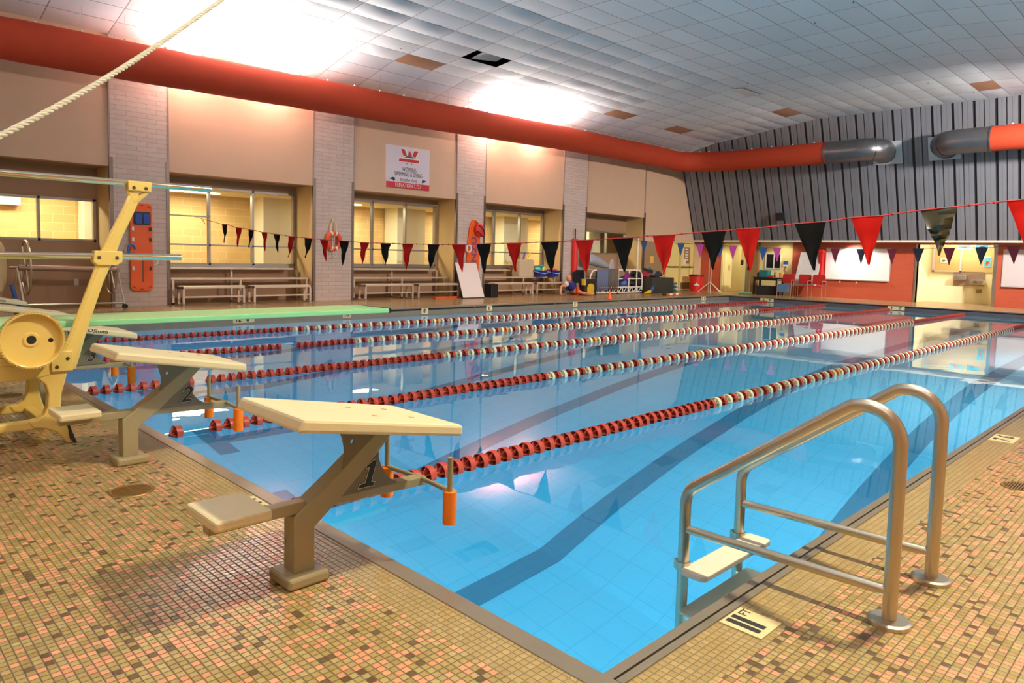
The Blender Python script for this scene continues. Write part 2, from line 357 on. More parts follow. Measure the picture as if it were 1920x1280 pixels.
# water
mw = bpy.data.materials.new('water'); mw.use_nodes = True; nt = mw.node_tree; nt.nodes.clear()
out = N(nt, 'ShaderNodeOutputMaterial'); gl = N(nt, 'ShaderNodeBsdfGlass', i_IOR=1.333, i_Roughness=0.0); gl.inputs['Color'].default_value = (1, 1, 1, 1)
va = N(nt, 'ShaderNodeVolumeAbsorption', i_Density=.25); va.inputs['Color'].default_value = (.10, .79, .97, 1)
ge = N(nt, 'ShaderNodeNewGeometry'); n1 = N(nt, 'ShaderNodeTexNoise', i_Scale=.9); n1.inputs['Detail'].default_value = 3; nt.links.new(ge.outputs['Position'], n1.inputs['Vector'])
bp = N(nt, 'ShaderNodeBump', i_Strength=.05); bp.inputs['Distance'].default_value = .05; nt.links.new(n1.outputs[0], bp.inputs['Height']); nt.links.new(bp.outputs[0], gl.inputs['Normal'])
nt.links.new(gl.outputs[0], out.inputs['Surface']); nt.links.new(va.outputs[0], out.inputs['Volume'])
mb = MB(); mb.box(PXL-.01, PXR+.01, PYN-.01, PYF+.01, -4.2, WZ)
single('pool_water', mb, mw, 'clear blue water filling the lane pool', 'water', kind='stuff')

# ceiling: 2 x 4 ft lay-in tiles; side slopes rise to a flat middle
M_CEIL = mat('x', (1, 1, 1)); del MT['x']
M_CEIL = grid_mat('ceiling_tile', (.575, 1.18), ('X', 'Y'), [(.5, (222, 229, 236)), (1., (216, 223, 231))], (96, 90, 88), .013, .75, off=(-4.124-.575*20, .32-1.18*6), bump=.3, vary=.025, blotch=.05)
def cz(x): return cz0(x)-.12*max(0, -13.4-x)
def cz0(x): return 6.41 if -9.3 <= x <= -3.35 else (6.41+(x+9.3)*.108 if x < 0 and x < -9.3 else 6.41-(x+3.35)*.108)
mb = MB(); xs = []; x = -4.124-.575*20
cells = []
ceil_x0, ceil_y0 = -4.124-.575*20, .32-1.18*6
nx, ny = 33, 28; sub = 4; idx = {}
rr = random.Random(3); sag = {}
for i in range(nx):
    for j in range(ny):
        cxm = ceil_x0+.575*(i+.5); base = .03 if -13.2 < cxm < -9.2 else (.014 if cxm < 1 else .008)
        sag[i, j] = base*rr.uniform(.3, 1.3)
missing = {(int((-11.99-ceil_x0)/.575), int((10.39-ceil_y0)/1.18))}
BROWN = [(1265, 242), (787, 119), (1168, 213), (1482, 211), (1855, 165)]
def ceilpos(px, py):
    for k in range(40):
        z = 6.41
        for _ in range(25):
            p = at(px, py, 2, z); z = cz(p.x)
        return p
brown = {(int((p.x-ceil_x0)/.575), int((p.y-ceil_y0)/1.18)) for p in [ceilpos(*q) for q in BROWN]}
mb2 = MB()
for i in range(nx):
    for j in range(ny):
        if (i, j) in missing: continue
        B = mb2 if (i, j) in brown else mb
        vs = []
        for a in range(sub+1):
            for b in range(sub+1):
                u, v = a/sub, b/sub; xx = ceil_x0+.575*(i+u); yy = ceil_y0+1.18*(j+v)
                vs.append((xx, yy, cz(xx)-sag[i, j]*16*u*(1-u)*v*(1-v)+.004*0))
        B.add(vs, [(a*(sub+1)+b, a*(sub+1)+b+1, (a+1)*(sub+1)+b+1, (a+1)*(sub+1)+b) for a in range(sub) for b in range(sub)])
ce = struct('ceiling', mb, M_CEIL, smooth=True)
struct('replaced_tile', mb2, mat('stained_ceiling_tile', (168, 124, 96), .9, noise=.1), ce, smooth=True)
mb = MB(); mb.box(ceil_x0-.3, ceil_x0+nx*.575, ceil_y0-.3, ceil_y0+ny*1.18, 6.9, 7.0); struct('roof_deck', mb, mat('plenum_dark', (50, 52, 50), .9), ce)
# t-bar bright grid strips near the open tile and a dropped tile
mb = MB(); p = ceilpos(1394, 172)
mb.obox((p.x, p.y, cz(p.x)-.035), (.27, 0, -.02), (0, .55, 0), (0, 0, .008)); struct('loose_tile', mb, mat('ceiling_tile_face', (214, 214, 214), .8), ce)
mb = MB(); i0, j0 = list(missing)[0]; a = Vector((ceil_x0+.575*i0, ceil_y0+1.18*j0, 0))
mb.obox((a.x+.3, a.y+.72, cz(a.x+.3)+.10), (.27, 0, .05), (0, .42, .05), (0, 0, .008)); struct('shifted_tile', mb, MT['ceiling_tile_face'], ce)
# sprinkler heads
spr = [(752, 90), (1014, 157), (1225, 85), (1600, 3), (1528, 42), (1733, 104), (1402, 155), (1343, 249), (1532, 209), (1825, 172), (1740, 155)]
M_BRASS = mat('sprinkler_brass', (70, 62, 52), .4, .7)
sp0 = None
for q in spr:
    p = ceilpos(*q)
    if sp0 is None:
        sp0 = MB(); sp0.lathe((0, 0, 0), (0, 0, -1), [(0, 0), (.03, 0), (.03, .004), (.01, .008), (.008, .03), (.018, .033), (.018, .036), (0, .036)], 12)
        sp0 = single('sprinkler_head', sp0, M_BRASS, 'x', 'sprinkler'); o = sp0
    else: o = sp0.copy(); COL.objects.link(o)
    o.location = (p.x, p.y, cz(p.x)-.02); o['label'] = 'small dark fire sprinkler head on the tiled ceiling'; o['group'] = 'ceiling sprinkler heads'

# left wall with block piers, plaster panels and window recesses
BAYS = [(-4.2, 2.67), (3.84, 7.35), (8.53, 12.1), (13.28, 16.97), (18.26, 21.88)]
PIERS = [(2.67, 3.84), (7.35, 8.53), (12.1, 13.28), (16.97, 18.26)]
WIN = [(-2.6, 2.62, 1.36, 2.27, [-1.2, .2, 1.566], None), (3.84, 7.30, .88, 2.74, [5.07, 6.16], 1.36), (8.53, 12.03, .91, 2.75, [9.72, 10.88], 1.37), (13.28, 16.93, .92, 2.78, [14.53, 15.75], 1.4), (18.26, 21.9, 1.45, 2.33, [19.3, 20.63], None)]
mb = MB(); HZ = 2.93; XB = -15.88
mb.cur = 0
for a, b in BAYS: mb.box(XL-.35, XL-.02, a, b, HZ, 6.0)
mb.box(XL-.35, XL, 21.88, 23.45, 0, 6.0); mb.box(XL-.35, XL, 23.45, 25.75, 2.04, 6.0); mb.box(XL-.35, XL, 25.75, YE+.3, 0, 6.0)
mb.box(XL-.35, XL, YB-.5, -4.2, 0, 6.0)
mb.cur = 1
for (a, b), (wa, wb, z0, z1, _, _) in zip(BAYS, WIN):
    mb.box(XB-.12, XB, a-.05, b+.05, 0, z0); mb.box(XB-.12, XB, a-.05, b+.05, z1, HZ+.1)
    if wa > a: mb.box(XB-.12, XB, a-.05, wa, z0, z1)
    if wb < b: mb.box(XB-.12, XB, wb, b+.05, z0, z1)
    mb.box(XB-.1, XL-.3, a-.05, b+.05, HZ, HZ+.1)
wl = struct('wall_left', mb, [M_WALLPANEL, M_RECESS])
for a, b in PIERS:
    mb = MB(); mb.box(XB-.1, XL, a, b, 0, 6.0); struct('pier', mb, M_PIER, wl)
mb = MB()
for a, b in PIERS+[(21.88, None)]:
    for y, s_ in ((a, -1), (b, 1)):
        if y is None: continue
        mb.box(XL-.05, XL+.012, y-.012 if s_ < 0 else y-.06, y+.06 if s_ < 0 else y+.012, 0, 3.12)
mb2 = MB()
for a, b in PIERS+[(21.88, None)]: mb2.box(XB+.001, XL-.07, a-.012, a, 0, HZ)  # thin cream lining, yellow corridor light put into its colour
struct('reveal', mb2, mat('reveal_lit_cream', (222, 190, 132), .75), wl)
struct('corner_guard', mb, mat('corner_steel', (120, 104, 92), .35, .7), wl)
mb = MB()
for a, b in PIERS:
    for y in (a, b): mb.box(XL-.03, XL+.008, y-.015, y+.015, 3.12, 5.9)
mb.box(XL-.03, XL+.008, 21.865, 21.895, 3.12, 5.9)
struct('edge_bead', mb, mat('bead_paint', (150, 128, 118), .5), wl)
mb = MB(); mb.box(XL-.001, XL+.012, 21.9, 23.3, .62, 1.98); struct('wall_panel', mb, mat('brown_wall_panel', (150, 122, 86), .7), wl)
# windows
M_GLASS = bpy.data.materials.new('window_glass'); M_GLASS.use_nodes = True; nt = M_GLASS.node_tree; nt.nodes.clear()
out = N(nt, 'ShaderNodeOutputMaterial'); tr = N(nt, 'ShaderNodeBsdfTransparent'); gs = N(nt, 'ShaderNodeBsdfGlossy', i_Roughness=.01); lw = N(nt, 'ShaderNodeLayerWeight', i_Blend=.5); fc = mth(nt, 'ADD', .04, mth(nt, 'MULTIPLY', .9, mth(nt, 'POWER', lw.outputs['Facing'], 5))); mx = N(nt, 'ShaderNodeMixShader')
tr.inputs[0].default_value = (.95, .97, .95, 1); nt.links.new(fc, mx.inputs[0]); nt.links.new(tr.outputs[0], mx.inputs[1]); nt.links.new(gs.outputs[0], mx.inputs[2]); nt.links.new(mx.outputs[0], out.inputs[0])
for k, (a, b, z0, z1, mull, hz) in enumerate(WIN):
    mb = MB(); t = .05; x0, x1 = XB-.09, XB+.02
    mb.box(x0, x1, a, b, z0, z0+t); mb.box(x0, x1, a, b, z1-t, z1); mb.box(x0, x1, a, a+t, z0, z1); mb.box(x0, x1, b-t, b, z0, z1)
    for y in mull: mb.box(x0, x1, y-t/2, y+t/2, z0, z1)
    if hz: mb.box(x0, x1, a, b, hz-.02, hz+.02)
    if k == 1: mb.box(x0, x1, a, mull[0], 2.02, 2.05)
    wf = struct('window_%d' % (k+1), mb, M_ALU)
    ys = [a]+mull+[b]
    for y0, y1 in zip(ys, ys[1:]):
        mb = MB(); mb.box(XB-.045, XB-.039, y0+t/2, y1-t/2, z0+t, z1-t); struct('pane', mb, M_GLASS, wf)
    if k in (1, 2, 3):
        mb = MB(); mb.box(XB, XB+.05, a, b, z0-.05, z0); struct('window_sill', mb, M_ALU, wf)
# corridor behind
mb = MB(); mb.box(-18.3, -18.15, YB, YE+.3, 0, 3.2); mb.cur = 1; mb.box(-18.3, XB-.12, YB, YE+.3, 2.72, 2.8); mb.cur = 2; mb.box(-18.3, XB-.05, YB, YE+.3, -.1, 0.001)
mb.cur = 3
def corrbox(px0, px1, xplane, depth=.25, py=430, z0=0, z1=2.72):
    a = at(px0, py, 0, xplane).y; b = at(px1, py, 0, xplane).y; mb.box(xplane-depth, xplane, a, b, z0, z1)
corrbox(494, 570, -17.4, .7); corrbox(745, 797, -17.4, .7); corrbox(945, 990, -17.4, .6); corrbox(1105, 1126, -17.2, .8); corrbox(158, 178, -17.6, .5)
corrbox(0, 40, -17.9, .2, z0=2.15, z1=2.6)
mb.cur = 4; corrbox(722, 745, -18.12, .03, z0=1.55, z1=2.1)
co = struct('wall_corridor', mb, [M_CORR, mat('corridor_ceiling', (240, 226, 180), .8), mat('corridor_floor', (150, 120, 80), .6), mat('corridor_white_paint', (240, 234, 205), .6), mat('corridor_poster', (226, 204, 150), .7)])
mb = MB()
for y in (-1.0, 1.9, 5.2, 9.5, 14.3, 19.6): mb.box(-17.3, -17.1, y-.65, y+.65, 2.69, 2.715)
struct('light_strip', mb, mat('tube_light', (255, 250, 235), .5, emit=(255, 244, 214), estr=5), co)
mb = MB(); mb.box(-17.3, -17.26, .95, 1.06, 1.95, 2.1); o = struct('fire_alarm', mb, mat('alarm_red', (196, 50, 40), .5), co)
mb = MB(); mb.box(-18.14, -18.1, -.3, .55, 0, 2.1); mb.cur = 1; mb.box(-18.1, -18.09, -.12, .4, 1.0, 1.95); struct('corridor_door', mb, [mat('door_metal', (170, 160, 120), .5), mat('door_pane', (150, 160, 130), .3)], co)

# end wall: leaning metal siding above, painted block below
def sy(z): return 25.6-(z-2.17)*.384
mb = MB(); M_SID = mat('ribbed_metal_siding', (134, 135, 142), .38, .35, noise=.1, nscale=1.5, bump=.08, bscale=20)
M_SIDD = mat('siding_groove', (46, 44, 46), .6, .2)
TZ = 6.45
def slab(x0, x1, d0, d1, cur, za=2.17):
    mb.cur = cur
    mb.add([(x0, sy(za)+d0, za), (x1, sy(za)+d0, za), (x1, sy(TZ)+d0, TZ), (x0, sy(TZ)+d0, TZ), (x0, sy(za)+d1, za), (x1, sy(za)+d1, za), (x1, sy(TZ)+d1, TZ), (x0, sy(TZ)+d1, TZ)],
           [(0, 1, 2, 3), (7, 6, 5, 4), (0, 4, 5, 1), (1, 5, 6, 2), (2, 6, 7, 3), (3, 7, 4, 0)])
slab(XL, XR, .05, .12, 1)
x = XL; k = 0
while x < XR:
    wd = .085 if k % 2 == 0 else .03; a = x+wd; b = x+.29
    slab(a, a+(b-a)*.49, 0, .06, 0); slab(a+(b-a)*.51, min(b, XR), 0, .06, 0)
    x += .29; k += 1
ws = struct('wall_end', mb, [M_SID, M_SIDD])
mb = MB(); mb.box(XL, XR, 25.56, YE+.1, 2.10, 2.17); struct('soffit', mb, mat('soffit_paint', (226, 214, 196), .6), ws)
mb = MB()
XO = [(-14.94, -13.92), (-10.88, -6.40), (-4.12, XR)]
for a, b in XO: mb.box(a, b, YE, YE+.2, 0, 2.1)
mb.box(-13.92, -12.55, YE, YE+.2, 2.04, 2.1); mb.box(-6.40, -4.12, YE, YE+.2, 2.04, 2.1)
mb.cur = 1; mb.box(-12.24, -11.97, YE, YE+.2, 0, 2.1); mb.box(-11.35, -10.88, YE, YE+.2, 0, 2.1); mb.box(-11.97, -11.35, YE, YE+.2, 0, 1.05); mb.box(-11.97, -11.35, YE, YE+.2, 1.63, 2.1)
mb.box(XL, -14.94, YE, YE+.2, 0, 2.1)
mb.cur = 2; mb.box(-12.55, -12.24, YE-.12, YE+.2, 0, 2.1)
struct('lower_wall', mb, [M_RED, M_CREAM, mat('brown_column', (142, 110, 66), .6)], ws)
# door opening left, alcove right
mb = MB(); mb.cur = 0
mb.box(-6.5, -3.9, 27.6, 27.75, 0, 2.6); mb.box(-6.55, -6.40, YE+.2, 27.75, 0, 2.6); mb.box(-4.12, -3.95, YE+.2, 27.75, 0, 2.6); mb.box(-6.5, -3.9, YE+.2, 27.75, 2.45, 2.55)
mb.box(-14.9, -12.3, 28.6, 28.7, 0, 2.5); mb.box(-15, -14.9, YE+.2, 28.7, 0, 2.5); mb.box(-12.5, -12.4, YE+.2, 28.7, 0, 2.5); mb.box(-15, -12.4, YE+.2, 28.7, 2.4, 2.5)
struct('wall_alcove', mb, mat('alcove_cream', (236, 226, 182), .55))
mb = MB()
for x in (-6.40, -4.12): mb.box(x-.07 if x < -5 else x, x if x < -5 else x+.1, YE-.02, YE+.22, 0, 2.06)
struct('trim_6', mb, M_STEEL)
mb = MB(); mb.box(-11.99, -11.33, YE-.03, YE+.02, 1.03, 1.06); mb.box(-11.99, -11.33, YE-.03, YE+.02, 1.62, 1.65); mb.box(-12.0, -11.96, YE-.03, YE+.02, 1.03, 1.65); mb.box(-11.36, -11.32, YE-.03, YE+.02, 1.03, 1.65); mb.box(-11.65, -11.62, YE-.01, YE+.02, 1.03, 1.65)
o = struct('window_6', mb, M_WHITE)
mb = MB(); mb.box(-11.98, -11.34, YE+.03, YE+.04, 1.05, 1.64); struct('pane', mb, mat('dark_glass', (26, 24, 28), .08), o)
# door in the end wall, standing ajar
mb = MB(); mb.box(-13.95, -13.86, YE-.03, YE+.1, 0, 2.07); mb.box(-12.63, -12.55, YE-.03, YE+.1, 0, 2.07); mb.box(-13.95, -12.55, YE-.03, YE+.1, 2.02, 2.09)
d = struct('door_1', mb, M_CREAM)
mb = MB(); mb.obox((-13.68, YE+.45, 1.0), (.17, .40, 0), (.02, -.01, 0), (0, 0, .99)); struct('door_leaf', mb, M_CREAM, d)
mb = MB(); mb.box(-13.1, -12.65, YE+.5, YE+.55, .02, 2.0); struct('door_panel', mb, mat('grey_green_door', (150, 150, 116), .5), d)
mb = MB(); mb.box(-12.98, -12.92, YE+.42, YE+.5, .95, 1.1); struct('door_handle', mb, M_BLACK, d)
# double doors in the left wall
mb = MB(); mb.box(XL-.1, XL+.03, 23.45, 23.53, 0, 2.08); mb.box(XL-.1, XL+.03, 25.67, 25.75, 0, 2.08); mb.box(XL-.1, XL+.03, 23.45, 25.75, 2.0, 2.08); mb.box(XL-.1, XL+.03, 24.55, 24.65, 0, 2.02)
d = struct('door_2', mb, mat('door_frame_paint', (206, 182, 110), .5))
for a, b in ((23.53, 24.55), (24.65, 25.67)):
    mb = MB(); mb.box(XL-.06, XL-.02, a, b, .02, 2.0); o = struct('door_leaf', mb, mat('yellow_door', (226, 204, 130), .45), d)
    mb = MB(); mb.box(XL-.02, XL-.012, a+.1, b-.1, .06, .34); struct('kick_plate', mb, mat('kick_brown', (112, 84, 50), .5), d)
    mb = MB(); mb.box(XL-.02, XL+.05, a+.06, b-.06, .98, 1.03); struct('push_bar', mb, mat('bar_bronze', (120, 96, 54), .35, .7), d)
mb = MB(); mb.box(XL-.02, XL-.012, 24.95, 25.35, 1.15, 1.85); struct('door_window', mb, mat('door_notice_glass', (150, 110, 80), .4), d)
mb = MB()
for k in range(5): mb.box(XL-.012, XL-.008, 25.0+.02*(k % 2), 25.25, 1.72-k*.11, 1.78-k*.11)
mb.box(XL-.012, XL-.007, 24.85, 25.08, 1.12, 1.36); struct('posted_notice', mb, M_WHITE, d)
mb = MB(); mb.box(XL-.02, XL+.03, 23.85, 24.1, 2.1, 2.14); struct('door_closer', mb, M_BLACK, d)
# walls outside the frame: right and back
mb = MB(); mb.box(XR, XR+.2, YB-.2, YE+.3, 0, 6.2); struct('wall_right', mb, M_WALLPANEL)
mb = MB(); mb.box(XL-1.3, XR+.2, YB-.2, YB, 0, 7); struct('wall_back', mb, M_WALLPANEL)

# ================================================================== DUCTS
def duct(name, path, r, elbow_from, plate, label):
    t = thing(name, path[0], label, 'air duct', 'fabric air ducts')
    mb = MB(); seg = 32; P = []; R = []
    for a, b in zip(path, path[1:]):
        a, b = Vector(a), Vector(b); n = max(2, int((b-a).length/.25))
        for i in range(n): P.append(a.lerp(b, i/n))
    P.append(Vector(path[-1])); rr = random.Random(5); nxt = 1.2; acc = 0
    for i, p in enumerate(P):
        if i: acc += (P[i]-P[i-1]).length
        pin = 0
        if acc > nxt: pin = .012; nxt += rr.choice((.5, 2.4, 3.1))
        R.append(r-pin)
    mb.tube(P, R, seg); part('fabric_tube', mb, M_DUCT, t, smooth=True)
    for i in range(2, len(P)-1, 3):
        p = P[i]; zc = cz(min(max(p.x, -14.9), 2.6))
        mb = MB(); mb.tube([p+Z*r, Vector((p.x, p.y, zc))], .0025, 5); hw = part('hanger_wire', mb, M_GALV, t)
        mb = MB(); mb.box(p.x-.02, p.x+.02, p.y-.02, p.y+.02, p.z+r-.01, p.z+r+.04); part('hanger_clip', mb, M_WHITE, hw, label='white clip')
    mb = MB(); mb.tube(elbow_from, [r*1.0]*len(elbow_from), seg)
    for k in (0, len(elbow_from)//2, -1):
        p = Vector(elbow_from[k]); q = Vector(elbow_from[k-1] if k else elbow_from[1]); d = (p-q).normalized()*.02
        mb.tube([p-d, p+d], r*1.04, seg)
    part('metal_elbow', mb, M_GALV, t, label='grey galvanised elbow', smooth=True)
    mb = MB(); mb.obox(plate, (.46, 0, 0), (0, -.384*.36, .36), (0, .012, .005)); part('wall_plate', mb, mat('plate_metal', (206, 210, 214), .3, .4), t, label='square pale metal plate')
    return t
r = .375
pl = [(-14.15, -6.0, 4.84), (-14.15, 3, 4.93), (-14.15, 10, 5.03), (-14.15, 16, 5.15), (-14.15, 21.6, 5.19)]
pl += [tuple(p) for p in arc((-13.0, 22.4, 5.16), -X, Y, 1.15, .1, 1.35, 6)]
pl += [(-12.3, 23.62, 5.14), (-8.7, 23.66, 5.14)]
duct('fabric_duct', pl, r, [Vector((-8.75, 23.66, 5.14)), Vector((-7.7, 23.66, 5.14))]+arc((-7.7, 24.21, 5.14), X, -Y, .55, math.pi/2, 0, 6)[0:]+[Vector((-7.15, 24.5, 5.14))], (-7.05, sy(5.08)-.03, 5.08),
     'long red fabric air duct along the left wall and round the far corner')
pr = [(-3.95, 23.66, 5.14), (-1, 23.66, 5.14), (.4, 23.6, 5.12)]+[tuple(p) for p in arc((.3, 22.4, 5.12), X, Y, 1.2, 1.4, 0, 6)]+[(1.5, 14, 5.1), (1.5, 4, 5.0), (1.5, -5.2, 4.9)]
duct('fabric_duct', pr, r, [Vector((-3.9, 23.66, 5.14)), Vector((-4.75, 23.66, 5.14))]+arc((-4.75, 24.21, 5.14), -X, -Y, .55, math.pi/2, 0, 6)[0:]+[Vector((-5.3, 24.5, 5.14))], (-5.35, sy(5.1)-.03, 5.1),
     'shorter visible red fabric air duct at the right end of the metal siding')

# ================================================================== STARTING BLOCKS
M_NUM = mat('numeral_black', (16, 16, 18), .5); M_NUMW = mat('numeral_outline', (226, 214, 180), .5)
def starting_block(x, num, label, brand=False):
    t = thing('starting_block', (x, -.574, 0), label, 'starting block', 'starting blocks along the deep end')
    th = math.atan2(.559-.689, .033+.693)
    mb = MB(); mb.prism([(-.712, .642), (.036, .510), (.036, .559), (-.693, .689)], (x, 0, 0), Y, Z, X, .50); part('platform', mb, M_BLOCK, t, bevel=.012)
    for bx in (-.1, .1):
        for by in (-.30, -.12):
            mb = MB(); zz = .689+(by+.693)*-.179; mb.lathe((x+bx, by, zz-.002), (0, .176, .984), [(0, .004), (.013, .004), (.015, 0)], 12); part('bolt_head', mb, mat('bolt_cap', (186, 160, 100), .5), t)
    mb = MB(); mb.box(x-.085, x+.085, -.66, -.488, 0, .045); part('base_plate', mb, M_FRAME, t, bevel=.012)
    mb = MB(); mb.prism([(-.617, .04), (-.531, .04), (-.531, .208), (-.417, .295), (-.23, .462), (-.14, .552), (-.20, .572), (-.425, .398), (-.617, .262)], (x, 0, 0), Y, Z, X, .085); part('post', mb, M_FRAME, t, bevel=.006)
    mb = MB(); mb.box(x-.028, x+.028, -.93, -.56, .27, .313); mb.prism([(-.50, .27), (.02, .255), (.02, .292), (-.45, .307)], (x, 0, 0), Y, Z, X, .06); part('cross_beam', mb, M_FRAME, t, bevel=.004)
    left = [(-.414+.016*math.sin(math.pi*i/8), .40+.15*i/8) for i in range(9)]+[(-.425, .594)]
    right = [(-.14, .552), (-.181, .518), (-.212, .495), (-.232, .475), (-.240, .45), (-.238, .42), (-.226, .388), (-.205, .355), (-.178, .325), (-.140, .302)]
    hole = []
    kh = [(-.3651, .580)]+[(-.365+.0095*math.sin(math.pi*2*i/16), .513+.0095*math.cos(math.pi*2*i/16)) for i in range(16, -1, -1)]+[(-.3649, .580)]
    poly = left+kh+right+[(-.412, .30)]
    mb = MB(); mb.prism(poly, (x+.034, 0, 0), Y, Z, X, .012); part('web_plate', mb, M_WEB, t, label='dark olive side plate with the lane number')
    cx = x+.0412
    if num == '1':
        one = [(-.034, -.05), (.036, -.05), (.036, -.04), (.018, -.036), (.018, .05), (.004, .05), (-.022, .034), (-.022, .027), (-.006, .03), (-.006, -.036), (-.034, -.04)]
        def grow(pl_, d):
            o_ = []; n_ = len(pl_)
            for i in range(n_):
                a_, b_, c_ = Vector(pl_[i-1]), Vector(pl_[i]), Vector(pl_[(i+1) % n_]); e1 = (b_-a_).normalized(); e2 = (c_-b_).normalized()
                m1 = Vector((e1.y, -e1.x)); m2 = Vector((e2.y, -e2.x)); k_ = (m1+m2)/max(.4, 1+m1.dot(m2)); o_.append((b_+k_*d))
            return o_
        for d_, m_, dx in ((.0065, M_NUM, 0), (.0045, M_NUMW, .0006), (.0018, M_NUM, .0012)):
            mb = MB(); mb.prism([(u+.32*v, v) for u, v in grow(one, d_)], (cx+dx, -.285, .368), Y, Z, X, .001); part('lane_number', mb, m_, t)
    elif num:
        for off, m_, dx in ((.055, M_NUM, 0), (.03, M_NUMW, .0006), (.012, M_NUM, .0012)):
            text('lane_number', num, m_, t, (cx+dx, -.262 if num == '2' else -.262, .368), Y, Z, .092, offset=off, shear=.3, sx=1.05, thick=.0004)
    if num == '1':
        text('post_mark', '1', M_NUM, t, (x+.03-.06, -.6175, .15), X, Z, .022, shear=.25, thick=.0003)
    if brand:
        text('maker_lettering', 'OSmith', M_NUM, t, (x+.2505, -.262, .591), Vector((0, .984, -.176)), Vector((0, .176, .984)), .026, offset=.02, shear=.3, sx=1.3, thick=.0005)
    st = MB(); st.box(x-.13, x+.13, -.95, -.745, .312, .352); part('step', st, M_BLOCK, t, bevel=.01)
    for s_ in (-1, 1):
        gx = x+s_*.225
        mb = MB(); mb.tube([(x+s_*.01, .0, .285), (gx, -.01, .283)], .0105, 10); mb.tube([(gx, -.01, .27), (gx, -.01, .425)], .0115, 12); part('grip_rod', mb, M_FRAME, t, smooth=True)
        mb = MB(); mb.cyl((gx, -.01, .282), (gx, -.01, .145), .029, seg=20); part('foam_sleeve', mb, M_FOAM, t, label='bright orange foam sleeve', smooth=True)
    return t
bx0 = [-1.02-2.035*k for k in range(6)]
starting_block(bx0[0], '1', 'cream starting block with number 1 on its side plate, nearest of the row')
starting_block(bx0[1], '2', 'cream starting block with number 2 on its side plate')
starting_block(bx0[2], '3', 'starting block number 3 partly hidden behind the yellow diving stand', True)
starting_block(bx0[3], None, 'starting block with plain white top showing just past the yellow wheel')
starting_block(bx0[4], None, 'starting block with dark lettering on its white top, beyond the yellow wheel', True)
starting_block(bx0[5], None, 'farthest starting block, only a corner of its white top in view')

# ================================================================== DIVING BOARD ON ITS STAND
dv = thing('diving_board', (-4.05, -1.2, 0), 'mint green diving board on a yellow cast stand with chrome hand rails', 'diving board')
mb = MB(); mb.box(-4.30, -3.80, -4.1, 1.80, .738, .775); b_ = part('board', mb, M_MINT, dv, bevel=.006)
mb = MB(); mb.box(-4.285, -3.815, -4.05, 1.6, .775, .779); part('tread_surface', mb, M_MINTTOP, b_, label='pale gritty green walking surface')
mb = MB(); mb.box(-4.302, -3.798, 1.80, 1.815, .736, .778); part('end_cap', mb, M_BLACK, b_, label='dark end cap')
def side_frame(x, sgn):
    mb = MB(); w_ = .09
    poly = [(-2.3, .52), (-.78, .525), (-.728, .50), (-.73, .44), (-.755, .40), (-.775, .26), (-.765, .2), (-.735, .12), (-.70, .03), (-.685, 0), (-.73, 0), (-.76, .045), (-.80, .085), (-.87, .105), (-1.1, .112), (-1.9, .112), (-2.0, .09), (-2.06, 0), (-2.14, 0), (-2.10, .2), (-2.12, .4), (-2.25, .43)]
    # outer plate with an opening: built as four bars
    mb.prism([(-2.25, .47), (-2.25, .525), (-.735, .525), (-.728, .455), (-.80, .455), (-.86, .44), (-1.0, .43), (-2.0, .43)], (x, 0, 0), Y, Z, X, w_)
    leg = [(-.728, .46), (-.742, .40), (-.762, .33), (-.768, .25), (-.752, .17), (-.72, .08), (-.690, .0), (-.735, .0), (-.77, .05), (-.80, .085), (-.86, .112), (-.92, .125), (-.95, .17), (-.90, .175), (-.862, .20), (-.840, .25), (-.835, .33), (-.848, .39), (-.885, .43), (-.93, .445), (-.80, .46)]
    mb.prism(leg, (x, 0, 0), Y, Z, X, w_*.9)
    mb.prism([(-2.0, .17), (-.88, .17), (-.86, .112), (-1.2, .118), (-2.0, .112)], (x, 0, 0), Y, Z, X, w_*.75)
    leg2 = [(-2.9-a, b) for a, b in leg]; leg2 = [(-2.9-(u+0)*1.0, v) for u, v in leg]
    mb.prism([(-2.9-u, v) for u, v in leg][::-1], (x, 0, 0), Y, Z, X, w_*.9)
    return mb
part('stand_side', side_frame(-3.76, 1), M_YEL, dv, bevel=.012)
part('stand_side', side_frame(-4.34, -1), M_YEL, dv, bevel=.012)
mb = MB()
for y in (-.80, -1.3, -2.1): mb.box(-4.34, -3.76, y-.03, y+.03, .44, .50)
mb.box(-4.30, -3.80, -.86, -.80, .10, .15)
part('cross_tie', mb, M_YEL, dv, bevel=.008)
mb = MB(); mb.box(-3.80, -3.72, -2.2, -.74, .525, .565); mb.box(-4.38, -4.30, -2.2, -.74, .525, .565); part('fulcrum_track', mb, M_YEL, dv, bevel=.006)
mb = MB(); mb.prism([(-1.16, .565), (-.745, .565), (-.745, .60), (-.80, .66), (-.90, .735), (-.98, .735), (-1.08, .66)], (-4.05, 0, 0), Y, Z, X, .5); mb.tube([(-4.3, -.936, .70), (-3.69, -.936, .69)], .03, 16); part('fulcrum', mb, M_YEL, dv, bevel=.006)
